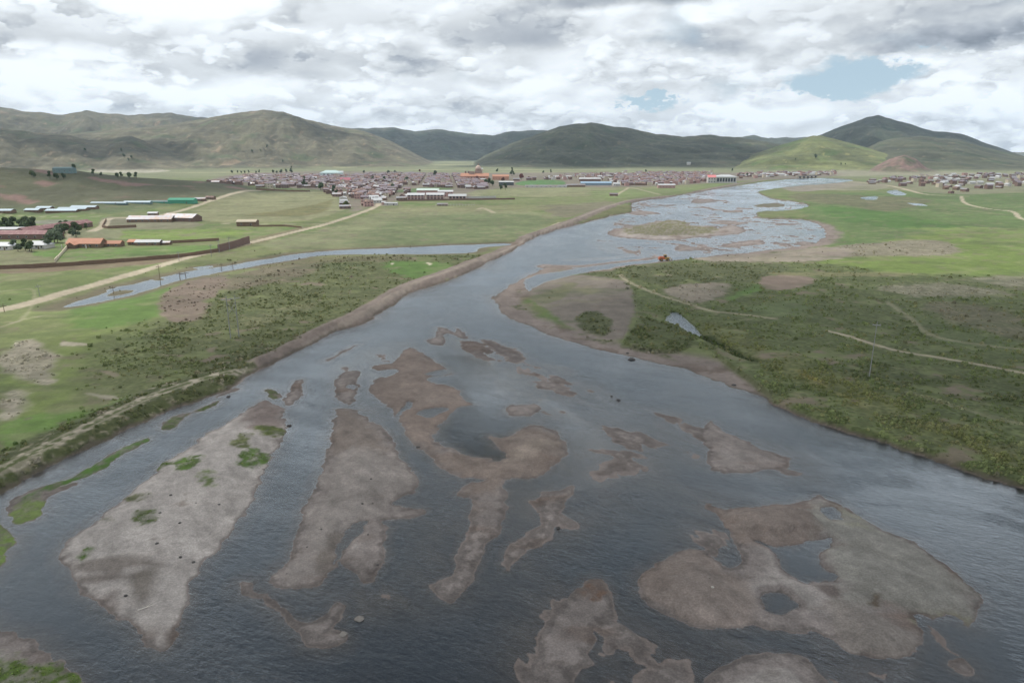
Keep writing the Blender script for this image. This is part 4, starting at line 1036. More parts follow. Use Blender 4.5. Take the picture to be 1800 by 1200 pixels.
def thing(name, label, cat, loc=(0, 0, 0), rz=0., group=None):
    o = bpy.data.objects.new(name, None); COL.objects.link(o)
    o.empty_display_size = .5
    o.location = loc; o.rotation_euler = (0, 0, rz); o['label'] = label; o['category'] = cat
    if group: o['group'] = group
    return o
def tag(o, label, cat, group=None):
    o['label'] = label; o['category'] = cat
    if group: o['group'] = group
    return o
def copy_tree(o, parent=None):
    c = o.copy(); COL.objects.link(c)
    if parent is not None: c.parent = parent
    for ch in list(o.children): copy_tree(ch, c)
    return c

M_BRICK = mat('brick_wall', (.175, .115, .095), .9, .3, .8)
M_ADOBE = mat('adobe_wall', (.17, .115, .08), .95, .3, .6)
M_WHITE = mat('white_plaster', (.48, .46, .43), .85, .12, .5)
M_PINK = mat('pink_plaster', (.40, .25, .225), .85, .15, .5)
M_CREAM = mat('cream_plaster', (.48, .42, .32), .85, .15, .5)
M_TIN = mat('tin_roof', (.27, .27, .29), .45, .18, .5, .3, .5, (.28, .20, .16), .15)
M_TINW = mat('white_roof', (.44, .45, .46), .5, .10, .5)
M_TINB = mat('bluish_roof', (.34, .42, .47), .5, .12, .4)
M_RUST = mat('rusty_roof', (.15, .098, .088), .75, .3, .5, 0, .3, (.30, .19, .15), .25)
M_RED = mat('red_roof', (.20, .10, .10), .7, .2, .4, 0, .3, (.28, .17, .16), .3)
M_ORANGE = mat('orange_tile_roof', (.42, .215, .145), .8, .15, .6)
M_GREYR = mat('grey_purple_roof', (.20, .165, .185), .7, .2, .5)
M_GREEN = mat('green_netting', (.06, .24, .16), .8, .15, .4)
M_TEAL = mat('teal_wall', (.15, .22, .22), .8, .15, .4)
M_GLASS = mat('dark_window', (.035, .04, .05), .2, .1, 1., 0, .6)
M_WOOD = mat('weathered_wood', (.12, .085, .055), .85, .25, 3.)
M_CONC = mat('pale_concrete', (.24, .24, .235), .85, .12, 1.)
M_STONE = mat('carved_stone', (.27, .19, .155), .9, .25, .5)
M_STEEL = mat('dark_steel', (.06, .06, .065), .5, .2, 2., .5)
M_METAL = mat('galvanised_metal', (.30, .32, .34), .4, .1, 2., .6)

# ------------------------------------------------------------------ buildings
def gable(w, d, h, rh, ov=.5, th=.25, hip=False):
    """walls (with gable ends) and roof as MBs, ridge along x, origin at the base centre"""
    W = MB(); x, y = w / 2, d / 2
    for (a, b_) in [((-x, -y), (x, -y)), ((x, -y), (x, y)), ((x, y), (-x, y)), ((-x, y), (-x, -y))]:
        W.quad((*a, -.6), (*b_, -.6), (*b_, h), (*a, h))
    if not hip:
        W.poly([(x, -y, h), (x, y, h), (x, 0, h + rh)]); W.poly([(-x, y, h), (-x, -y, h), (-x, 0, h + rh)])
    Rf = MB(); X, Y = x + ov, y + ov; dz = rh * ov / max(y, .1)
    e = h - dz
    hx = X - (y * .9 if hip else 0)
    top = h + rh
    for t_ in (0, th):
        A, B, Cc, D_ = (-X, -Y, e + t_), (X, -Y, e + t_), (X, Y, e + t_), (-X, Y, e + t_)
        Rr, Rl = (hx, 0, top + t_), (-hx, 0, top + t_)
        fl = (lambda p: p) if t_ else (lambda p: p[::-1])
        Rf.poly(fl([A, B, Rr, Rl])); Rf.poly(fl([Cc, D_, Rl, Rr]))
        if hip: Rf.poly(fl([B, Cc, Rr])); Rf.poly(fl([D_, A, Rl]))
    for a, b_ in (((-X, -Y, e), (X, -Y, e)), ((X, Y, e), (-X, Y, e))):
        Rf.quad(a, b_, (b_[0], b_[1], e + th), (a[0], a[1], e + th))
    if hip:
        for a, b_ in (((X, -Y, e), (X, Y, e)), ((-X, Y, e), (-X, -Y, e))): Rf.quad(a, b_, (b_[0], b_[1], e + th), (a[0], a[1], e + th))
    else:
        for sx in (-1, 1):
            for sy in (-1, 1):
                a = (sx * X, sy * Y, e); b_ = (sx * X, 0, top)
                Rf.quad(a, b_, (b_[0], 0, top + th), (a[0], a[1], e + th))
    return W, Rf
def add_windows(root, w, d, h, n, floors=1, wm=None, side=-1, ww=1.2, wh=1.2, frame=True):
    for fl in range(floors):
        fh = h / floors
        for i in range(n):
            x = -w / 2 + w * (i + .5) / n
            y = side * (d / 2)
            z = fl * fh + fh * .35
            if frame:
                f = MB(); f.box(x - ww / 2 - .12, x + ww / 2 + .12, min(y, y + side * .07), max(y, y + side * .07), z - .12, z + wh + .12)
                fo = f.build('window', M_WHITE if wm is None else wm, root)
                p = MB(); p.box(x - ww / 2, x + ww / 2, min(y + side * .04, y + side * .11), max(y + side * .04, y + side * .11), z, z + wh)
                p.build('pane', M_GLASS, fo)
            else:
                p = MB(); p.box(x - ww / 2, x + ww / 2, min(y - side * .1, y + side * .08), max(y - side * .1, y + side * .08), z, z + wh)
                p.build('window', M_GLASS, root)
def add_door(root, x, y, hgt=2.1, side=-1, m=None):
    dd = MB(); dd.box(x - .55, x + .55, min(y, y + side * .09), max(y, y + side * .09), 0, hgt)
    dd.build('door', m or M_WOOD, root)
def building(name, label, cat, px, py, w, d, h, rh, wall, roof, rz=0., win=0, floors=1, hip=False, ov=.5, group=None, door=True, frame=True, ww=1.3, wh=1.2, at=None):
    p = P(px, py) if at is None else at
    fw = Vector((-math.sin(rz), math.cos(rz), 0))
    loc = p + fw * (d / 2) if at is None else p
    root = thing(name, label, cat, loc, rz, group)
    W, Rf = gable(w, d, h, rh, ov, .25, hip)
    W.build('wall', wall, root); Rf.build('roof', roof, root)
    if win: add_windows(root, w, d, h, win, floors, side=-1, frame=frame, ww=ww, wh=wh)
    if door: add_door(root, w * .22, -d / 2)
    return root
def azr_(px):  # bearing that faces the river side of the valley
    return -math.atan2((px - 900) / 1200., 1.0)

# left farmstead and school
r_ = building('long_red_roofed_building', 'long low building with dull red roof behind the grey-green trees', 'building', 32, 421, 62, 11, 4.2, 2.6, M_BRICK, M_RED, R(2), 9)
building('red_roofed_wing', 'red roofed wing running back at the end of the long red building', 'building', 93, 404, 11, 74, 4.0, 2.6, M_BRICK, M_RED, R(-3), 2) if False else None
wing = building('school_wing', 'dull red roofed wing reaching back from the end of the long red building', 'building', 0, 0, 78, 11, 4.0, 2.6, M_BRICK, M_RED, R(82), 7, at=(P(95, 414) + P(103, 399)) / 2)
wr = MB(); wr.box(-14, 16, -.9, .9, 0, .5)
building('low_white_roofed_shed', 'long thin white roofed shed lying behind the long red roof at frame left', 'shed', 12, 413.5, 30, 6, 5.2, 1.2, M_WHITE, M_TINW, R(2), 4)
building('white_roofed_house', 'white hip roofed house among trees below the long red roof', 'house', 60, 438, 17, 10, 3.0, 2.2, M_WHITE, M_TINW, R(-8), 4, hip=True)
building('white_roofed_house', 'white roofed house cut by the left edge of the photo', 'house', 1, 440, 15, 9, 3.0, 2.0, M_WHITE, M_TINW, R(-4), 3, hip=True)
oh = building('orange_roofed_house', 'big orange tile roofed farmhouse with a gabled front porch', 'house', 147, 436, 25, 10, 3.2, 3.2, M_ADOBE, M_ORANGE, R(0), 5)
pW, pR = gable(6.5, 5.5, 2.8, 1.7, .4)
Mz = Matrix.Translation((-6.2, -7.0, 0)) @ Matrix.Rotation(R(90), 4, 'Z')
for mbx in (pW, pR): mbx.v = [tuple(Mz @ Vector(v)) for v in mbx.v]
po = pW.build('porch', M_ADOBE, oh); pR.build('porch_roof', M_ORANGE, po)
for sx in (-12.9, 4.8):
    c_ = MB(); c_.box(sx, sx + .5, -10.3, -9.8, -.5, 3.0); c_.build('post', M_WHITE, oh)
building('orange_roofed_outbuilding', 'low orange roofed outbuilding joined to the right of the orange farmhouse', 'outbuilding', 191, 434, 17, 7, 2.4, 1.8, M_ADOBE, M_ORANGE, R(2), 3)
building('orange_roofed_hut', 'small orange roofed hut left of the grey tin shed', 'hut', 234, 431, 8, 6, 2.4, 1.4, M_ADOBE, M_ORANGE, R(0), 1)
building('tin_shed', 'low pale tin roofed shed beside the little orange hut', 'shed', 259, 432, 18, 7, 2.5, 1.4, M_ADOBE, M_TINW, R(3), 3)
building('lean_to', 'tiny grey lean-to right of the pale tin shed', 'shed', 291, 431, 6, 4, 1.8, .8, M_ADOBE, M_TIN, R(0), 0)
building('long_tin_roofed_barn', 'long low grey tin roofed barn in the walled farmyard', 'barn', 262, 391, 44, 15, 3.0, 3.0, M_ADOBE, M_TIN, R(3), 7)
building('angled_tin_roofed_barn', 'taller grey tin roofed barn set at an angle beside the long barn', 'barn', 312, 390, 36, 15, 4.0, 3.4, M_BRICK, M_TIN, R(-14), 5)
building('pale_farm_shed', 'small pale roofed shed at the back of the walled farmyard', 'shed', 268, 379, 10, 6, 2.5, 1.2, M_ADOBE, M_TINW, R(8), 1)
for i, (x0, x1, y) in enumerate([(-30, 25, 374), (40, 70, 373.5), (61, 90, 369.5), (85, 128, 374), (105, 146, 371), (125, 166, 368)]):
    u0, u1 = P(x0, y), P(x1, y)
    building('greenhouse_shed', ['leftmost bluish roofed greenhouse shed in the row under the hill', 'short bluish greenhouse shed second from the left in the row',
             'bluish greenhouse shed set back above the second and fourth sheds', 'wide bluish greenhouse shed at the front of the row',
             'bluish greenhouse shed just behind the wide front one', 'rightmost and farthest bluish greenhouse shed in the row'][i], 'greenhouse', (x0 + x1) / 2, y,
             (u1 - u0).length * .98, 9, 2.3, 1.5, M_ADOBE, M_TINB, 0, 0, group='bluish greenhouse sheds below the hill')
building('green_net_greenhouse', 'tall greenhouse draped in bright green netting', 'greenhouse', 318, 358, 34, 12, 4.5, 2.2, M_GREEN, M_GREEN, R(0), 0)
building('pale_net_greenhouse', 'long pale plastic greenhouse left of the green net one', 'greenhouse', 240, 358.5, 34, 8, 1.8, 1.4, M_TEAL, M_TINB, 0, 0)
building('plastic_tunnel', 'low pale plastic tunnel farthest left of the green net greenhouse', 'greenhouse', 190, 359, 44, 7, 1.4, 1.2, M_TEAL, M_TINB, 0, 0)
building('green_plastic_tunnel', 'low greenish tunnel directly left of the tall green net', 'greenhouse', 280, 357.5, 30, 7, 1.6, 1.3, M_GREEN, M_TEAL, 0, 0)
building('teal_building', 'teal walled building on the crest of the low left hill', 'building', 110, 304.5, 30, 12, 7, 2.0, M_TEAL, M_TEAL, 0, 4, door=False)
building('brick_hut', 'small brick hut on the dirt road below the hill', 'hut', 351, 354, 14, 8, 3, 1.6, M_BRICK, M_TIN, R(8), 1)
building('pink_roofed_hut', 'small pinkish hut right of the brick hut on the dirt road', 'hut', 368, 351, 12, 7, 3, 1.6, M_ADOBE, M_RUST, R(-8), 1)
building('ruined_adobe_farm', 'lone adobe farm ruin in the meadow beside the bend of the pale road', 'farmhouse', 433, 398, 18, 12, 4.2, 1.6, M_ADOBE, M_CREAM, R(5), 2)

def wall_line(name, label, pts, hgt, th, m, parts=False):
    line = [P(a, b_) for a, b_ in pts]
    W = MB()
    for a, b_ in zip(line[:-1], line[1:]):
        dv = (b_ - a); n_ = max(1, int(dv.length / 12)); nm = Vector((-dv.y, dv.x, 0)).normalized() * th / 2
        for q_ in range(n_):
            u = a + dv * (q_ / n_); v = a + dv * ((q_ + 1) / n_)
            ht = hgt * random.uniform(.86, 1.06)
            z0 = min(u.z, v.z) - 1.0; z1 = max(u.z, v.z) + ht
            pts_ = [u - nm, v - nm, v + nm, u + nm]
            k_ = len(W.v)
            W.v += [(p_.x, p_.y, z0) for p_ in pts_] + [(p_.x, p_.y, z1) for p_ in pts_]
            for f in [(0, 3, 2, 1), (4, 5, 6, 7), (0, 1, 5, 4), (1, 2, 6, 5), (2, 3, 7, 6), (3, 0, 4, 7)]:
                W.f.append(tuple(k_ + i for i in f)); W.m.append(0)
    o = W.build(name, m); tag(o, label, 'wall'); return o
wall_line('adobe_wall', 'long brown adobe wall along the field below the farms', [(-60, 478), (0, 473), (60, 472), (140, 467), (220, 461), (300, 454.5), (345, 449), (383, 443)], 2.6, .5, M_ADOBE)
wall_line('brick_wall', 'tall red brown brick wall at the corner beside the road', [(384, 443), (410, 436), (439, 427)], 5.6, .5, M_BRICK)
wall_line('adobe_wall', 'low adobe wall ending the yard left of the orange farmhouse', [(97, 461), (118, 437)], 2.0, .5, M_CREAM)
wall_line('adobe_wall', 'distant low adobe wall joining the tin shed to the tall brick wall', [(296, 428), (340, 426), (385, 423)], 2.2, .5, M_ADOBE)
wall_line('adobe_wall', 'broken adobe wall round the left end of the farmyard barns', [(187, 388), (180, 400), (190, 402), (240, 400)], 2.4, .5, M_ADOBE)
wall_line('adobe_wall', 'low adobe wall running right from the lone farm ruin', [(445, 399), (500, 398), (530, 401)], 1.6, .5, M_ADOBE)
wall_line('brick_wall', 'red brick wall enclosing the white roofed school', [(700, 354), (760, 353), (820, 352), (905, 351)], 2.6, .4, M_BRICK)
wall_line('white_wall', 'long white and pink perimeter wall right of the school', [(820, 349.5), (850, 349), (872, 348)], 3.4, .4, M_WHITE)
wall_line('adobe_wall', 'brown wall along the lower edge of the town above the meadow', [(450, 333), (520, 337), (545, 337)], 2.6, .4, M_ADOBE)

# school with columns
def big_school(px, py, w, d, h, label, floors=2, rz=0.):
    root = building('school_block', label, 'school building', px, py, w, d, h, 2.4, M_PINK, M_TINW, rz, 0, ov=1.0, door=False)
    n_ = int(w / 4.5)
    for i in range(n_ + 1):
        x = -w / 2 + w * i / n_
        c_ = MB(); c_.box(x - .25, x + .25, -d / 2 - .9, -d / 2 - .4, -.4, h - .25); c_.build('column', M_WHITE, root)
    for fl in range(floors):
        for i in range(n_):
            x = -w / 2 + w * (i + .5) / n_; z = fl * h / floors + h / floors * .25
            c_ = MB(); c_.box(x - 1.5, x + 1.5, -d / 2 - .08, -d / 2 + .1, z, z + h / floors * .5); c_.build('window', M_GLASS, root)
    return root
big_school(731, 351, 25, 10, 7, 'left block of the white roofed pink school with columns')
big_school(765, 350.5, 26, 10, 7, 'middle block of the white roofed pink school with columns')
building('school_hall', 'pale green roofed school hall standing behind the middle block', 'school building', 752, 344, 36, 12, 8.5, 2.6, M_PINK, mat('pale_green_roof', (.50, .60, .54), .5, .1, .4), 0, 0, door=False)
building('school_annexe', 'white roofed school annexe behind and right of the hall', 'school building', 783, 346, 24, 10, 8, 2.0, M_PINK, M_TINW, 0, 5, 2, door=False)
big_school(804, 350.5, 26, 9, 5, 'right single storey block of the white roofed pink school', 1)
for i, x in enumerate([672]):
    building('white_roadside_house', 'low white walled house with flat roof just right of the road bend', 'house', 687, 361.5, 17, 7, 3.0, .8, M_WHITE, M_TINW, 0, 2)
building('pink_gatehouse', 'tiny pink and white gatehouse at the pale road fork', 'gatehouse', 674, 360, 5, 4, 3.4, 1, M_PINK, M_TINW, 0, 0)
# a few dark cattle pens right of the school meadow
pen = thing('cattle_pen', 'fenced pen with white posts and rails below the school', 'pen', P(800, 362), 0)
for i in range(14):
    q_ = MB(); q_.box(-26 + i * 4, -25.7 + i * 4, -.15, .15, -.3, 2.4); q_.build('post', M_WHITE, pen)
q_ = MB(); q_.box(-26, 26.3, .16, .24, 1.0, 1.2); q_.box(-26, 26.3, .16, .24, 1.9, 2.1); q_.build('rail', M_WHITE, pen)
building('grey_pen_shed', 'small grey roofed shed at the left of the white posted pen', 'shed', 778, 362, 14, 6, 2.2, 1.0, M_ADOBE, M_TIN, R(6), 0)

# church
cp = P(834, 317)
ch = thing('church', 'stone church with a round dome, two stub towers and a long orange roof', 'church', cp + Vector((0, 22, 0)), R(2)); ch.scale = (1.08, 1.08, 1.12)
W, Rf = gable(66, 18, 9, 6, .8)
W.build('nave', mat('salmon_wall', (.42, .22, .155), .9, .15, .3), ch); Rf.build('nave_roof', M_ORANGE, ch)
T = MB(); T.box(-14, -1, -3, 12, 0, 19); T.build('transept', M_STONE, ch)
dm = MB()
bc = (8.5, 8)
T = MB(); T.box(0, 17, 0, 16, 0, 21); T.build('crossing', M_STONE, ch)
T = MB(); T.tube((bc[0], bc[1], 21), (bc[0], bc[1], 25), 7.4, 7.2, 20); dr = T.build('drum', M_STONE, ch)
D_ = MB(); seg, rg_ = 20, 6
prev = None
for j in range(rg_ + 1):
    a = j / rg_ * math.pi / 2; rr_ = 7.0 * math.cos(a); zz = 25 + 7.5 * math.sin(a)
    ring = [len(D_.v) + k_ for k_ in range(seg)]
    for k_ in range(seg): D_.v.append((bc[0] + max(rr_, .05) * math.cos(2 * math.pi * k_ / seg), bc[1] + max(rr_, .05) * math.sin(2 * math.pi * k_ / seg), zz))
    if prev:
        for k_ in range(seg): D_.f.append((prev[k_], prev[(k_ + 1) % seg], ring[(k_ + 1) % seg], ring[k_])); D_.m.append(0)
    prev = ring
dob = D_.build('dome', mat('dome_stone', (.52, .40, .33), .8, .15, .4), ch, True)
T = MB(); T.tube((bc[0], bc[1], 32), (bc[0], bc[1], 35), 1.4, 1.1, 10); T.tube((bc[0], bc[1], 35), (bc[0], bc[1], 37), 1.2, .1, 10); T.build('lantern', M_STONE, dob)
for i in range(7):
    T = MB(); T.box(-24 + i * 7.5, -22 + i * 7.5, -9.15, -8.9, 3, 6.5); T.build('window', M_GLASS, ch)
for tx in (-24, -17):
    T = MB(); T.box(tx, tx + 4, 4, 8, 0, 20); tw_ = T.build('bell_tower', M_STONE, ch)
    T = MB(); T.box(tx + 1, tx + 3, 3.9, 4.1, 14, 18); T.build('belfry_opening', M_GLASS, tw_)
building('salmon_convent', 'salmon walled convent with tiled roof right of the domed church', 'building', 880, 316.5, 42, 14, 9, 4, MATS['salmon_wall'], M_ORANGE, 0, 6, door=False)
building('cream_tower_house', 'pale cream block behind the church dome', 'building', 845, 303, 16, 10, 12, 2, M_CREAM, M_TINW, 0, 2, door=False)
building('dark_roofed_market', 'dark walled hall with a bright white roof right of the church', 'market hall', 890, 326, 32, 16, 7, 1.5, mat('dark_wall', (.08, .09, .09), .8), M_TINW, 0, 5, door=False)
building('white_roofed_store', 'thin white roofed store below the church', 'store', 842, 318.5, 34, 8, 5, 1.2, M_CREAM, M_TINW, 0, 3, door=False)
# stadium like hall in the left of town
st = building('sports_hall', 'large pale teal vaulted sports hall with four dark openings', 'sports hall', 580, 310, 60, 34, 10, 7, mat('pale_teal_wall', (.42, .50, .49), .8), mat('pale_teal_roof', (.36, .46, .45), .6), 0, 0, hip=True, door=False)
for i in range(4):
    T = MB(); T.box(-20 + i * 12, -14 + i * 12, -17.3, -16.9, 2, 7); T.build('window', M_GLASS, st)
building('white_hall', 'white gabled hall right of the teal sports hall', 'hall', 598, 309, 18, 24, 8, 6, M_WHITE, M_TINW, R(10), 0, door=False)
building('magenta_roofed_house', 'big magenta roofed house with pink walls in mid town', 'house', 607, 323, 22, 16, 8, 5, M_PINK, mat('magenta_roof', (.36, .12, .15), .7), R(4), 4, 2)
# coliseum by the river
co_ = thing('event_hall', 'white roofed event hall with tall dark glazing beside the far river bank', 'hall', P(1278, 322) + Vector((0, 18, 0)), R(-6))
W, Rf = gable(46, 34, 14, 4, 1.5, .6, True); W.build('wall', M_WHITE, co_); Rf.build('roof', M_TINW, co_)
for i in range(7):
    T = MB(); T.box(-21 + i * 6.2, -16.5 + i * 6.2, -17.25, -16.9, 3, 11.5); T.build('window', M_GLASS, co_)
T = MB(); T.box(-23.5, 23.5, -18.6, -17.3, 0, 2.2); T.build('plinth', M_WHITE, co_)
pk = thing('pink_office', 'pink and white office block with a red gabled top left of the event hall', 'office', P(1252, 322) + Vector((0, 10, 0)), R(-4))
W, Rf = gable(18, 16, 13, 5, .6); W.build('wall', M_WHITE, pk); Rf.build('roof', mat('pink_red_roof', (.55, .20, .20), .7), pk)
add_windows(pk, 18, 16, 12, 3, 2, side=-1, ww=2.4, wh=2.6, frame=False)
building('blue_roofed_warehouse', 'long blue roofed warehouse at the edge of the meadow', 'warehouse', 1048, 326, 66, 14, 5, 2.5, mat('blue_grey_wall', (.20, .26, .31), .8), mat('blue_roof', (.25, .36, .46), .5), 0, 0, door=False)
building('white_roofed_depot', 'long white roofed depot behind the blue warehouse', 'depot', 1037, 319, 52, 14, 6, 2.5, M_BRICK, M_TINW, 0, 0, door=False)
building('grey_roofed_workshop', 'long grey roofed workshop left of the blue warehouse', 'workshop', 1012, 329, 40, 10, 4, 2, M_ADOBE, M_TIN, R(6), 4, door=False)
building('long_pale_stable', 'long pale roofed stable along the green sports field', 'stable', 960, 330, 84, 7, 3.4, 1.6, M_WHITE, M_TIN, 0, 9, door=False)
building('terracotta_house', 'terracotta walled house standing apart on the riverside meadow', 'house', 1172, 331, 34, 10, 6, 2, M_PINK, M_TINW, R(2), 5, door=False)
building('dark_field_hut', 'small dark hut alone in the light green field by the river', 'hut', 1079, 344.5, 13, 6, 3, 1.2, M_ADOBE, M_GREYR, 0, 1)
# pond-side white dots on the hill
building('white_hillside_hut', 'tiny white hut alone on the dark middle hillside', 'hut', 1211, 290, 16, 10, 9, 3, M_WHITE, M_TINW, 0, 0, door=False)

# footbridge far upstream
bp_ = P(1408, 313); bq = P(1432, 312)
br = thing('river_bridge', 'low dark bridge on stub piers crossing the far end of the river', 'bridge', (bp_ + bq) / 2, math.atan2((bq - bp_).y, (bq - bp_).x))
Lb = (bq - bp_).length + 30
T = MB(); T.box(-Lb / 2, Lb / 2, -2.5, 2.5, 3.4, 4.2); T.build('deck', M_CONC, br)
for i in range(5):
    x = -Lb / 2 + Lb * (i + .5) / 5
    T = MB(); T.box(x - .8, x + .8, -2.2, 2.2, -1.5, 3.4); T.build('pier', M_STEEL, br)
T = MB(); T.box(-Lb / 2, Lb / 2, -2.48, -2.3, 4.2, 5.0); T.box(-Lb / 2, Lb / 2, 2.3, 2.48, 4.2, 5.0); T.build('railing', M_STEEL, br)

# ------------------------------------------------------------------ town houses
protos = []
def proto_house(wall, roof, w, d, h, rh, kind):
    W, Rf = gable(w, d, h, rh, .4)
    return dict(wall=W.mesh('wall', wall), roof=Rf.mesh('roof', roof), win=None, kind=kind, w=w, d=d, h=h, W=W, R=Rf)
KINDS = [(M_BRICK, M_RUST, 'brick', 'rusty red'), (M_BRICK, M_GREYR, 'brick', 'purplish grey'), (M_ADOBE, M_TIN, 'adobe', 'grey tin'), (M_CREAM, M_GREYR, 'cream', 'dark grey'),
         (M_WHITE, M_TINW, 'white', 'white'), (M_PINK, M_RUST, 'pink', 'rusty'), (M_BRICK, M_TIN, 'brick', 'grey tin'), (M_ADOBE, M_RUST, 'adobe', 'rusty')]
PR = [proto_house(a, b_, *dim, kind=(k1, k2)) for (a, b_, k1, k2), dim in zip(KINDS, [(9, 8, 5.2, 1.8), (11, 8, 5.8, 1.6), (12, 6, 3.2, 1.6), (8, 8, 7.5, 1.4), (12, 8, 3.8, 1.6), (10, 9, 6.4, 1.8), (14, 7, 3.6, 1.8), (9, 7, 3.4, 1.8)])]
# windows on the fronts of the prototypes
for p in PR:
    n_ = 3 if p['w'] > 9 else 2; f_ = 2 if p['h'] > 5 else 1
    G = MB()
    for fl in range(f_):
        for i in range(n_):
            x = -p['w'] / 2 + p['w'] * (i + .5) / n_; z = fl * p['h'] / f_ + p['h'] / f_ * .35
            G.box(x - .7, x + .7, -p['d'] / 2 - .08, -p['d'] / 2 + .1, z, z + 1.3)
    p['winm'] = G.mesh('window', M_GLASS)
def region_points(poly_px, spacing, jitter, keep, ang, seed, z=1.5):
    rg = random.Random(seed)
    poly = unp(poly_px, z); lo, hi = poly.min(0), poly.max(0)
    ctr = (lo + hi) / 2; ca, sa = math.cos(ang), math.sin(ang); Rm = float(np.hypot(*(hi - lo))) / 2
    pts = []
    nx = int(Rm / spacing[0]) + 1; ny = int(Rm / spacing[1]) + 1
    for i in range(-nx, nx + 1):
        for j in range(-ny, ny + 1):
            if i % 6 == 0 or j % 4 == 0: continue        # streets
            if rg.random() > keep: continue
            u = i * spacing[0] + rg.uniform(-jitter, jitter); v = j * spacing[1] + rg.uniform(-jitter, jitter)
            pts.append((ctr[0] + ca * u - sa * v, ctr[1] + sa * u + ca * v))
    if not pts: return []
    pts = np.array(pts); s = sdf(pts[:, 0], pts[:, 1], poly, 5.)
    return [tuple(q_) for q_ in pts[s > 0]]
TOWN = [  # polygon, spacing, keep, angle, weights of kinds, cluster phrase
 ([(602, 352), (620, 340), (655, 340), (668, 352), (664, 358), (650, 364), (622, 374), (604, 366)], (15, 15), .62, .25, [1, .6, 3, .8, 3, 1, 2, 1], 'at the pale road bend'),
 ([(570, 338), (560, 330), (600, 322), (700, 325), (720, 338), (700, 346), (668, 350), (600, 350)], (13, 13), .85, .1, [2, 2, 2, 1, 1.4, 1, 2, 1], 'above the pale road'),
 ([(668, 350), (715, 342), (715, 352), (672, 358)], (15, 13), .7, .0, [1, 1, 3, 0, 2, 1, 1, 2], 'left of the school'),
 ([(365, 324), (440, 310), (560, 309), (570, 330), (470, 331), (400, 330)], (14, 13), .85, .15, [2, 4, 2, 1, .5, .5, 2, 1], 'at the left end of town'),
 ([(560, 322), (562, 312), (700, 307), (812, 308), (812, 318), (860, 320), (855, 333), (760, 329), (700, 324)], (12, 12), .95, .1, [3, 4, 1.5, 1.5, .5, 1, 1, 1], 'in mid town before the church'),
 ([(870, 318), (905, 318), (1020, 308), (1100, 305), (1120, 318), (1020, 318), (990, 316), (900, 318)], (16, 16), .6, .0, [2, 1, 1.5, 2, 2, 1, 1, 1], 'right of the church'),
 ([(1080, 327), (1075, 318), (1120, 306), (1250, 305), (1240, 320), (1180, 326)], (13, 13), .85, .05, [2, 2, 1, 2, 2, 1.5, 1, .5], 'left of the event hall'),
 ([(1296, 314), (1300, 306), (1470, 303.5), (1470, 308), (1400, 309.5), (1330, 313)], (18, 18), .6, .0, [2, 1, 1, 2, 2, 1, 1, .5], 'beyond the far river bank'),
 ([(1505, 322), (1560, 315), (1640, 308), (1800, 306), (1900, 310), (1830, 322), (1720, 338), (1660, 341), (1600, 330)], (22, 26), .42, .1, [.6, 2, 2, 1, 2.4, .3, 2, .6], 'in the far right suburb'),
]
cand = []
for ti, (poly, sp, kp, ang, wts, phr) in enumerate(TOWN):
    for (x, y) in region_points(poly, sp, 2.2, kp, ang, 100 + ti):
        k_ = random.choices(range(8), wts)[0]
        cand.append((math.hypot(x, y), x, y, k_, ang + random.choice([0, 0, math.pi / 2]) + random.uniform(-.12, .12), ti))
cand.sort()
near, rest = cand[:300], cand[300:]
print('houses', len(cand))
hz = terrain(np.array([c_[1] for c_ in near]), np.array([c_[2] for c_ in near]))
for (rr_, x, y, k_, an, ti), z in zip(near, hz):
    p = PR[k_]; wl, rf = p['kind']
    root = thing('house', f"small {wl} house with {rf} roof {TOWN[ti][5]}", 'house', (x, y, max(float(z), .3)), an, f"{wl} houses with {rf} roofs {TOWN[ti][5]}")
    for nm, me in (('wall', p['wall']), ('roof', p['roof']), ('window', p['winm'])):
        o = bpy.data.objects.new(nm, me); COL.objects.link(o); o.parent = root
    s_ = random.uniform(.85, 1.25) * (.72 if ti == 8 else 1)
    root.scale = (s_, s_ * random.uniform(.85, 1.1), random.uniform(.85, 1.2) * (.72 if ti == 8 else 1))
# the rest of the town: one object
B = MB(); mats_ = []
mi_of = {}
hz = terrain(np.array([c_[1] for c_ in rest]), np.array([c_[2] for c_ in rest]))
for (rr_, x, y, k_, an, ti), z in zip(rest, hz):
    p = PR[k_]; ca, sa = math.cos(an), math.sin(an); sz = random.uniform(.8, 1.3); sx = random.uniform(.85, 1.3)
    for src, m_ in ((p['W'], KINDS[k_][0]), (p['R'], KINDS[k_][1])):
        if m_.name not in mi_of: mi_of[m_.name] = len(mats_); mats_.append(m_)
        o_ = len(B.v)
        for (a, b_, c2) in src.v: B.v.append((x + ca * a * sx - sa * b_, y + sa * a * sx + ca * b_, float(z) + c2 * sz))
        for f in src.f: B.f.append(tuple(o_ + q_ for q_ in f)); B.m.append(mi_of[m_.name])
bo = B.build('distant_houses', mats_); bo['kind'] = 'stuff'; bo['label'] = 'mass of small brick and tin roofed houses filling the far town'; bo['category'] = 'houses'

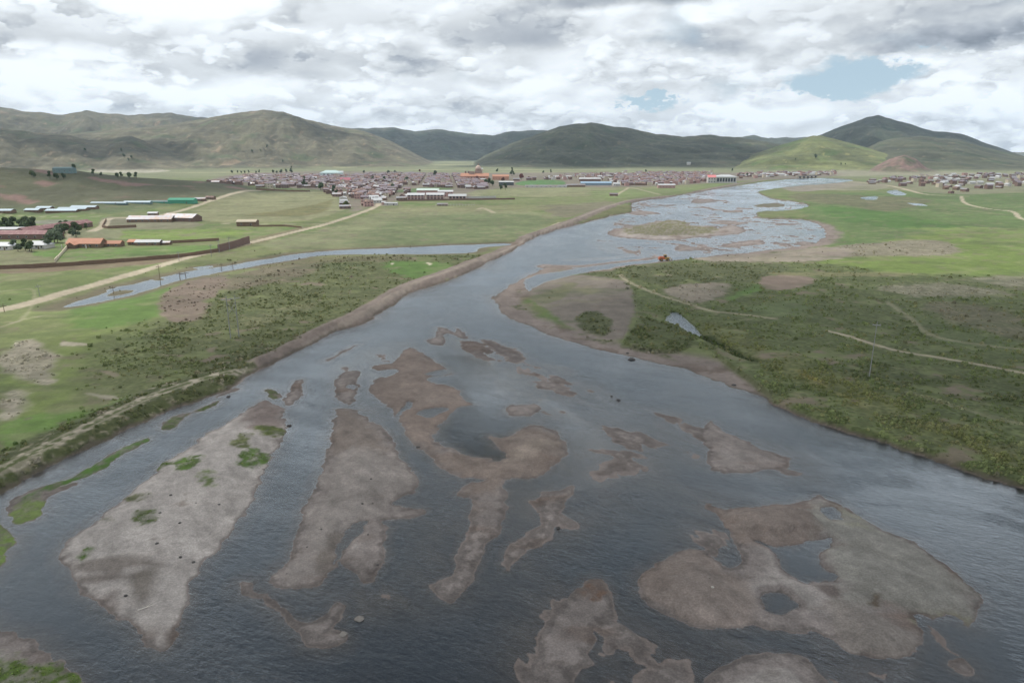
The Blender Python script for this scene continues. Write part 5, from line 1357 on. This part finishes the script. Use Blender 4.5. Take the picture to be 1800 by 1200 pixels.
# ------------------------------------------------------------------ trees
def leaf_mat(name, c):
    m, t, b = new_mat(name)
    ob = t.new('ShaderNodeTexCoord').outputs['Object']
    n_ = t.ramp(t.noise(ob, .8, 4, .6), .3, .7, .55, 1.45)
    oi = t.m('MULTIPLY_ADD', t.new('ShaderNodeObjectInfo').outputs['Random'], .4, .8)
    n_ = t.m('MULTIPLY', n_, oi)
    t.l.new(t.vm('MULTIPLY', tuple(c), t.comb(n_, n_, n_)), b.inputs['Base Color']); b.inputs['Roughness'].default_value = .8
    b.inputs['Specular IOR Level'].default_value = .15
    return m
LF1 = leaf_mat('dark_leaves', (.062, .088, .040)); LF2 = leaf_mat('grey_green_leaves', (.095, .120, .075)); LF3 = leaf_mat('olive_leaves', (.080, .095, .030)); LF4 = leaf_mat('red_leaves', (.13, .04, .03))
BARK = mat('bark', (.10, .075, .055), .95, .3, 2.)
def tree_meshes(seed, leaf, hgt=8., rad=3., conical=False):
    rg = random.Random(seed)
    T = MB(); T.tube((0, 0, -.4), (0, 0, hgt * .35), .28, .2, 7); 
    for i in range(5):
        a = rg.uniform(0, 6.28); T.tube((0, 0, hgt * rg.uniform(.25, .4)), (math.cos(a) * rad * .6, math.sin(a) * rad * .6, hgt * rg.uniform(.55, .75)), .12, .04, 5)
    Cn = MB()
    lobes = []
    for i in range(11):
        if conical:
            t_ = rg.random(); z = hgt * (.25 + .7 * t_); rr_ = rad * (1 - t_) * .75
        else:
            t_ = rg.random(); z = hgt * (.36 + .5 * t_); rr_ = rad * .72 * math.sqrt(max(0.05, 1 - (2 * t_ - .8) ** 2 * .7)) * rg.uniform(.3, 1)
        a = rg.uniform(0, 6.28); lobes.append((rr_ * math.cos(a), rr_ * math.sin(a), z, rad * rg.uniform(.28, .48) * (1.0 if not conical else (1.1 - t_ * .6))))
    for (lx, ly, lz, lr) in lobes:
        for k_ in range(75):
            v = Vector((rg.gauss(0, 1), rg.gauss(0, 1), rg.gauss(0, .8))).normalized() * lr * rg.uniform(.65, 1.12)
            c_ = Vector((lx, ly, lz)) + v
            nrm = (v.normalized() + Vector((rg.uniform(-.6, .6), rg.uniform(-.6, .6), rg.uniform(-.3, .7)))).normalized()
            u = nrm.orthogonal().normalized(); w_ = nrm.cross(u); s_ = rg.uniform(.28, .6) * rad / 3
            an = rg.uniform(0, 3.14); u2 = u * math.cos(an) + w_ * math.sin(an); w2 = nrm.cross(u2)
            Cn.quad(tuple(c_ - u2 * s_ - w2 * s_ * .7), tuple(c_ + u2 * s_ - w2 * s_ * .7), tuple(c_ + u2 * s_ * .8 + w2 * s_ * .7), tuple(c_ - u2 * s_ * .8 + w2 * s_ * .7))
    return T.mesh('trunk', BARK), Cn.mesh('crown', leaf)
TM = [tree_meshes(1, LF1), tree_meshes(2, LF1, 9, 2.8), tree_meshes(3, LF2, 7, 3.2), tree_meshes(4, LF2, 8, 3.), tree_meshes(5, LF1, 10, 3, True), tree_meshes(6, LF3, 6, 3), tree_meshes(7, LF4, 8, 3)]
def tree(px, py, k_, s_, label, group=None, name='tree'):
    root = thing(name, label, 'tree', P(px, py), random.uniform(0, 6.28), group)
    for nm, me in zip(('trunk', 'crown'), TM[k_]):
        o = bpy.data.objects.new(nm, me); COL.objects.link(o); o.parent = root
    root.scale = (s_ * random.uniform(.9, 1.1), s_ * random.uniform(.9, 1.1), s_)
    return root
for (x, y, k_, s_) in [(3, 411, 0, 1.5), (12, 408, 1, 1.5), (20, 409, 0, 1.4), (30, 412, 3, 1.0), (38, 408, 1, 1.3), (46, 408, 0, 1.6), (54, 408, 0, 1.7), (61, 407, 1, 1.5), (25, 405, 1, 1.4), (9, 404, 0, 1.3), (48, 404, 1, 1.4), (-8, 408, 0, 1.4)]:
    tree(x, y, k_, s_, 'dark broad tree in the dense grove behind the long red roof', 'dark trees in the grove behind the long red roof')
for (x, y, k_, s_) in [(88, 428, 2, 1.2), (96, 427, 3, 1.4), (102, 428, 2, 1.3), (98, 420, 3, 1.2), (105, 420, 2, 1.3), (104, 412, 3, 1.1), (111, 408, 2, 1.1), (114, 410, 0, 1.2), (108, 402, 0, 1.0), (118, 402, 1, .9)]:
    tree(x, y, k_, s_, 'grey green tree at the right end of the long red roofed building', 'grey green trees at the right end of the red building')
for (x, y, k_, s_) in [(22, 438, 0, .85), (32, 442, 2, .8), (45, 441, 1, 1.0), (52, 442, 0, 1.0), (56, 443, 1, .9), (80, 436, 0, .95), (85, 436, 2, .95), (90, 435, 1, .9), (24, 434, 2, .8)]:
    tree(x, y, k_, s_, 'small tree around the white roofed houses at frame left', 'small trees round the white roofed houses')
for (x, y, k_, s_) in [(127, 415, 0, 1.0), (132, 412, 1, 1.2), (138, 409, 0, 1.1), (131, 404, 0, 1.0), (134, 417, 2, 1.0)]:
    tree(x, y, k_, s_, 'dark tree beside the track above the orange roofed farmhouse', 'dark trees above the orange roofed farmhouse')
tree(152, 404, 1, .7, 'single small tree left of the pale branching track')
for (x, y, k_, s_) in [(60, 313, 0, 1.3), (88, 315, 1, 1.3), (100, 316, 0, 1.4), (112, 315, 0, 1.2), (56, 310, 5, 1.3), (165, 309, 1, 1.2), (178, 310, 0, .9), (207, 313, 0, 1.2), (213, 313, 1, 1.1), (227, 314, 0, 1.4), (240, 315, 1, 1.3), (131, 304, 1, 1.5)]:
    tree(x, y, k_, s_, 'dark bushy tree on the crest of the low left hill', 'dark trees on the low left hill')
tree(536, 329, 4, 2.2, 'large dark conical tree at the lower edge of town')
tree(564, 334, 0, 2.0, 'large round dark tree right of the conical one at the edge of town')
tree(587, 341, 1, 1.7, 'dark tree at the top of the house cluster by the pale road')
tree(592, 343, 0, 1.3, 'smaller dark tree touching the one above the house cluster')
tree(609, 366, 5, 1.5, 'olive tree at the left of the white houses near the pale road')
tree(884, 320, 6, 1.5, 'dark red leaved tree before the salmon convent')
tree(839, 318, 6, 1.6, 'dark red leaved tree before the orange roofed church')
tree(900, 310, 4, 2.6, 'big dark conifer right of the church')
tree(874, 303, 0, 1.8, 'round dark tree behind the convent')
tree(916, 317, 6, 2.2, 'tall reddish tree at the right edge of the church quarter')
for (x, y, k_, s_) in [(408, 305, 0, 1.5), (418, 305, 1, 1.2), (424, 305, 0, 1.2), (430, 305, 0, 1.3), (437, 305, 1, 1.3), (450, 305, 0, 1.2), (456, 305, 1, 1.4), (480, 305, 0, 1.7), (487, 305, 0, 1.3), (494, 305, 0, 1.9), (503, 305, 1, 1.7), (513, 305, 4, 2.4)]:
    tree(x, y, k_, s_, 'dark tree in the line along the back edge of the left end of town', 'dark trees along the back edge of town')
for (x, y, k_, s_) in [(683, 307, 2, 2.), (695, 306, 2, 1.8), (690, 334, 0, 1.6), (640, 305, 0, 1.5), (714, 322, 0, 2.0), (765, 312, 1, 2.2), (738, 303, 6, 1.4), (655, 318, 0, 1.6), (676, 321, 1, 1.7), (855, 325, 0, 1.8), (860, 326, 1, 1.8), (866, 327, 0, 1.7), (880, 334, 0, 1.4), (888, 334, 1, 1.5), (955, 305, 0, 1.4), (968, 305, 1, 1.5), (1135, 303, 0, 1.4), (1287, 302, 1, 1.4), (1313, 311, 0, 1.5), (1230, 306, 0, 1.2)]:
    tree(x, y, k_, s_, 'dark street tree rising between the roofs of the town', 'dark street trees between the roofs of the town')
tree(1433, 279, 0, 2.6, 'lone dark tree on the bright green hill')
for (x, y, k_, s_) in [(218, 277, 0, 3.2), (214, 268, 1, 3.), (232, 280, 0, 3.), (226, 284, 1, 2.5), (444, 270, 0, 3.2), (470, 262, 1, 3.4), (458, 268, 0, 2.4), (497, 286, 0, 2.8), (150, 266, 0, 3.), (1478, 291, 1, 2.), (1486, 290, 0, 1.5), (1398, 283, 1, 2.)]:
    tree(x, y, k_, s_ * .62, 'dark lone tree on the slope of the far hills', 'lone dark trees scattered on the far hillsides')

# ------------------------------------------------------------------ power poles
def pole(px, py, top_px, label, H_frame=False, group=None, m=M_WOOD, dx_=0):
    p = P(px, py); dist = p.length
    hgt = (py - top_px) / 1200. * math.hypot(dist, H) * 1.03
    root = thing('power_pole', label, 'power pole', p, math.atan2(p.x, p.y) * -1 + .3, group)
    xs = [-1.6, 1.6] if H_frame else [0]
    rb = .2 if H_frame else .16
    for x in xs:
        T = MB(); T.tube((x, 0, -1), (x, 0, hgt), rb, rb * .6, 8); T.build('post', m, root)
    wd = 3.4 if H_frame else 1.2
    T = MB(); T.box(-wd, wd, -.1, .1, hgt - 1.3, hgt - 1.05); ca_ = T.build('crossarm', m, root)
    for x in (-wd + .15, 0, wd - .15):
        z1 = hgt - 1.05
        T = MB(); T.tube((x, 0, z1), (x, 0, z1 + .35), .09, .05, 6); T.build('insulator', M_CONC, ca_)
    if H_frame:
        T = MB(); T.tube((-1.6, .02, hgt * .55), (1.6, .02, hgt * .85), .09, .09, 5); T.tube((1.6, -.02, hgt * .55), (-1.6, -.02, hgt * .85), .09, .09, 5); T.build('brace', m, root)
    return root
pole(413, 594, 527, 'pale grey two legged power pylon in the scrub of the left bank', True, m=M_CONC)
pole(1528, 662, 577, 'tall pale concrete power pole on the right bank scrub', m=M_CONC)
pole(283, 503, 470, 'dark power pole at the edge of the side lagoon')
pole(322, 492, 480, 'low two legged dark pole on the shore of the side lagoon', True)
pole(70, 521, 504, 'thin pale pole in the green field behind the left road', m=M_CONC)
pole(200, 517, 505, 'small pole by the grassy islet of the side lagoon')
pole(390, 477, 465, 'small pole on the upper part of the lagoon shore')
pole(410, 476, 463, 'small dark pole right of another on the upper lagoon shore')
pole(315, 459, 444, 'pale pole between the adobe wall and the road', m=M_CONC)
pole(372, 452, 432, 'pale pole before the left end of the tall brick wall', m=M_CONC)
pole(386, 446, 424, 'pale pole before the middle of the tall brick wall', m=M_CONC)
pole(404, 441, 419, 'pale pole near the right end of the tall brick wall', m=M_CONC)
pole(8, 549, 537, 'short dark pole beside the road at the left edge')
pole(627, 296, 280, 'tall thin mast behind the left half of town', m=M_METAL)

# ------------------------------------------------------------------ wheel loader at the river's edge
lp = P(1170, 459)
ld = thing('wheel_loader', 'orange wheel loader working at the water edge of the river', 'wheel loader', (lp.x, lp.y, max(lp.z, .1)), R(4))
M_OR = mat('orange_paint', (.42, .12, .05), .5, .2, 1.); M_YE = mat('dusty_yellow_paint', (.42, .26, .07), .55, .2, 1.)
T = MB(); T.box(-4.6, -.9, -1.2, 1.2, 1.1, 2.6); T.box(-4.9, -4.6, -1.3, 1.3, .9, 2.3); T.box(-4.2, -1.4, -1.0, 1.0, 2.6, 2.95)
body_ = T.build('rear_body', M_OR, ld)
T = MB(); T.tube((-3.2, .4, 2.9), (-3.2, .4, 3.9), .12, .1, 8); T.build('exhaust', M_STEEL, body_)
T = MB(); T.box(-.9, 2.0, -1.0, 1.0, .9, 1.9); T.box(.8, 1.8, -1.1, 1.1, 1.9, 2.3); T.build('front_frame', M_YE, ld)
T = MB(); T.box(-1.5, .4, -.85, .85, 3.9, 4.1); T.box(-1.5, .4, -.85, .85, 2.0, 2.55)
for cx in (-1.45, .3):
    for cy in (-.8, .72): T.box(cx, cx + .1, cy, cy + .1, 2.55, 3.9)
cab_ = T.build('cab', M_YE, ld)
T = MB(); T.box(-1.4, .3, -.75, .75, 2.56, 3.88); T.build('cab_glass', M_GLASS, cab_)
for (wx0, wy0) in ((-3.2, -1.35), (-3.2, 1.35), (1.3, -1.35), (1.3, 1.35)):
    T = MB(); T.tube((wx0, wy0 - .35, .85), (wx0, wy0 + .35, .85), .95, .95, 18); wo_ = T.build('wheel', M_STEEL, ld)
    T = MB(); T.tube((wx0, wy0 - .38, .85), (wx0, wy0 + .38, .85), .42, .42, 12); T.build('rim', M_YE, wo_)
for sy in (-.75, .75):
    T = MB(); T.tube((.6, sy, 2.3), (2.6, sy, 2.2), .17, .17, 6); T.tube((2.6, sy, 2.2), (4.2, sy, .9), .17, .15, 6); T.build('lift_arm', M_YE, ld)
T = MB()
prof = [(4.1, .15), (5.4, .1), (5.5, .22), (4.4, .4), (4.2, .9), (4.5, 1.5), (4.3, 1.6), (3.9, .95)]
for sy in (-1.5, 1.45):
    T.poly([(x, sy, z) for x, z in prof][::-1]); T.poly([(x, sy + .05, z) for x, z in prof])
for (a, b_) in zip(prof, prof[1:] + prof[:1]): T.quad((a[0], -1.5, a[1]), (a[0], 1.5, a[1]), (b_[0], 1.5, b_[1]), (b_[0], -1.5, b_[1]))
T.build('bucket', M_METAL, ld)

# ------------------------------------------------------------------ rocks and driftwood standing out of the river and bars
def rock(px, py, s_, label, m, group=None, flat=.6):
    p = P(px, py); rg = random.Random(int(px * 7 + py))
    me = bpy.data.meshes.new('rock'); 
    import bmesh
    bm = bmesh.new(); bmesh.ops.create_icosphere(bm, subdivisions=2, radius=s_)
    off = Vector((px, py, 0))
    from mathutils import noise as mn
    for v in bm.verts:
        v.co *= 1 + .35 * mn.noise(v.co * (1.6 / s_) + off)
        v.co.z *= flat
    bm.to_mesh(me); bm.free(); me.materials.append(m)
    o = bpy.data.objects.new('rock', me); COL.objects.link(o); o.location = (p.x, p.y, max(p.z, 0) + s_ * .1); tag(o, label, 'rock', group)
    return o
M_ROCK = mat('wet_rock', (.05, .045, .042), .6, .3, 2.); M_ROCKL = mat('dry_rock', (.40, .37, .33), .9, .2, 2.)
rock(1087, 706, .6, 'larger dark rock in the wide right channel', M_ROCK); rock(1075, 698, .38, 'smaller dark rock just left of the larger channel rock', M_ROCK)
rock(981, 932, .45, 'dark rock alone in the water beside the narrow middle bar', M_ROCK)
rock(1110, 633, 1.3, 'dark snag of debris by the shore of the right gravel bar', M_ROCK, None, .35)
rock(1103, 622, .6, 'small dark stone on the edge of the right gravel bar', M_ROCK)
rock(509, 751, .6, 'dark rock off the grassy tip of the big left island', M_ROCK)
rock(402, 701, .6, 'dark rock in the narrow left channel', M_ROCK); rock(1290, 678, .7, 'dark rock on the right shore below the scrub', M_ROCK)
rock(735, 787, .5, 'dark stone on the shore of the central bar', M_ROCK); rock(1252, 1035, .25, 'pale stone on the rounded gravel mound', M_ROCKL)
M_HUMP = mat('gravel_hump', (.20, .18, .16), .95, .3, 4.)
rock(632, 1092, .75, 'small pale gravel hump in the dark water right of the curved bar', M_HUMP, None, .3)
rock(604, 1122, .6, 'pale hump at the lower tip of the curved bar', M_HUMP, None, .3)
for (x, y) in [(276, 957), (340, 988), (318, 985), (222, 1052), (316, 920), (345, 887), (282, 905), (385, 887), (300, 870), (540, 963), (565, 933), (637, 888), (655, 888), (652, 842), (647, 944), (664, 998)]:
    rock(x, y, random.uniform(.16, .34), 'small dark stone lying on the pale gravel of a left island', M_ROCK, 'small dark stones on the left gravel islands', .5)
dw = MB(); dw.tube((0, 0, .1), (2.6, .6, .2), .09, .05, 6); dw.tube((1.2, .3, .15), (1.9, 1.0, .3), .05, .02, 5)
o = dw.build('driftwood', mat('bleached_wood', (.55, .50, .44), .8)); o.location = P(243, 1078); o.rotation_euler = (0, 0, R(20)); tag(o, 'bleached white driftwood branch near the tip of the big left island', 'driftwood')

# pebbles on the bars (uncountable)
def pebbles():
    rg = np.random.default_rng(5); N = 60000
    a = rg.uniform(-R(44), R(44), N); u = rg.random(N); rad = 1 / (1 / 72. + u * (1 / 260. - 1 / 72.))
    x = np.sin(a) * rad; y = np.cos(a) * rad
    h, F = terrain(x, y, True); c, tdn, gg = colours(x, y, h, F)
    keep = (h > .04) & (gg > .5) & (rg.random(N) < .45 * sst(-.3, .5, fbm(x, y, 8, 3, 601)))
    x, y, h, c = x[keep], y[keep], h[keep], c[keep]; n = len(x)
    s = rg.gamma(2.0, .028, n) + .03
    V = np.empty((n, 5, 3), np.float32); th = rg.uniform(0, 6.28, n)
    for k_ in range(4):
        V[:, k_, 0] = x + np.cos(th + k_ * 1.57) * s * rg.uniform(.7, 1.3, n); V[:, k_, 1] = y + np.sin(th + k_ * 1.57) * s * rg.uniform(.7, 1.3, n); V[:, k_, 2] = h - .03
    V[:, 4, 0] = x; V[:, 4, 1] = y; V[:, 4, 2] = h + s * .8
    fs = np.array([(0, 1, 4), (1, 2, 4), (2, 3, 4), (3, 0, 4)])
    me = make_mesh('pebbles', V.reshape(-1, 3), (np.arange(n)[:, None, None] * 5 + fs[None]).reshape(-1), 3, False)
    cc = c * rg.uniform(.7, 1.4, (n, 1)); add_col(me, 'albedo', np.repeat(cc[:, None], 5, 1).reshape(-1, 3))
    o = bpy.data.objects.new('pebbles', me); COL.objects.link(o); o['kind'] = 'stuff'; o['label'] = 'loose river pebbles strewn over the gravel bars'; o['category'] = 'pebbles'
    m, t, b = new_mat('pebbles'); aa = t.new('ShaderNodeAttribute', attribute_name='albedo'); t.l.new(aa.outputs['Color'], b.inputs['Base Color']); b.inputs['Roughness'].default_value = .9
    me.materials.append(m)
pebbles()

# ------------------------------------------------------------------ clouds overhead: real bodies high above, they throw the drifting shade
cm = bpy.data.materials.new('cloud_vapour'); cm.use_nodes = True
ct = NT(cm.node_tree); ct.n.remove(ct.n['Principled BSDF'])
pv = ct.new('ShaderNodeVolumePrincipled'); pv.inputs['Color'].default_value = (1, 1, 1, 1); pv.inputs['Density'].default_value = .007; pv.inputs['Anisotropy'].default_value = .3
ct.l.new(pv.outputs[0], ct.n['Material Output'].inputs['Volume'])
CALT = 1900.
def cloud(gx, gy, rx, ry, th, label, seed):
    """a cloud whose shadow is centred on the ground at gx, gy"""
    import bmesh
    from mathutils import noise as mn
    off = CALT / math.tan(SUN_EL)
    cx = gx + math.sin(SUN_AZ) * off; cy = gy + math.cos(SUN_AZ) * off
    bm = bmesh.new(); bmesh.ops.create_icosphere(bm, subdivisions=5, radius=1.)
    so = Vector((seed * 3.1, seed * 1.7, 0))
    for v in bm.verts:
        n_ = mn.fractal(v.co * 1.6 + so, .9, 2.1, 5)
        v.co *= 1 + .42 * n_
        if v.co.z < 0: v.co.z *= .35
        v.co = Vector((v.co.x * rx, v.co.y * ry, v.co.z * th))
    me = bpy.data.meshes.new('cloud'); bm.to_mesh(me); bm.free(); me.materials.append(cm)
    o = bpy.data.objects.new('cloud', me); COL.objects.link(o); o.location = (cx, cy, CALT); o['kind'] = 'structure'; o['label'] = label
    return o
cloud(190, 75, 400, 290, 240, 'cloud shading the near river', 1)
cloud(820, 260, 420, 330, 240, 'cloud shading the right bank', 2)
cloud(560, 3800, 860, 760, 300, 'cloud shading the middle hill', 3)
cloud(-250, 6300, 2400, 900, 300, 'cloud shading the far ridge', 4)
cloud(2950, 5200, 1200, 700, 300, 'cloud shading the dark peak', 5)
cloud(-1950, 3250, 480, 380, 260, 'cloud shading the left hill foot', 6)
cloud(-2600, 3600, 420, 280, 240, 'cloud shading the far left hill', 7)
cloud(-1050, 4150, 240, 200, 200, 'small cloud over the big left hill', 8)
cloud(2000, 4050, 500, 300, 220, 'cloud over the right hills', 9)

cloud(-700, 1250, 300, 230, 200, 'cloud shading the low left hill', 10)

# ------------------------------------------------------------------ haze
hz_ = MB(); hz_.box(-13000, 13000, -13000, 13000, -12, 700)
hm_ = bpy.data.materials.new('haze'); hm_.use_nodes = True
ht = NT(hm_.node_tree); ht.n.remove(ht.n['Principled BSDF'])
pv = ht.new('ShaderNodeVolumePrincipled'); pv.inputs['Color'].default_value = (.62, .79, 1, 1); pv.inputs['Density'].default_value = .000032
ht.l.new(pv.outputs[0], ht.n['Material Output'].inputs['Volume'])
ho = hz_.build('haze', hm_); ho['kind'] = 'stuff'; ho['label'] = 'thin bluish haze filling the valley'; ho['category'] = 'haze'
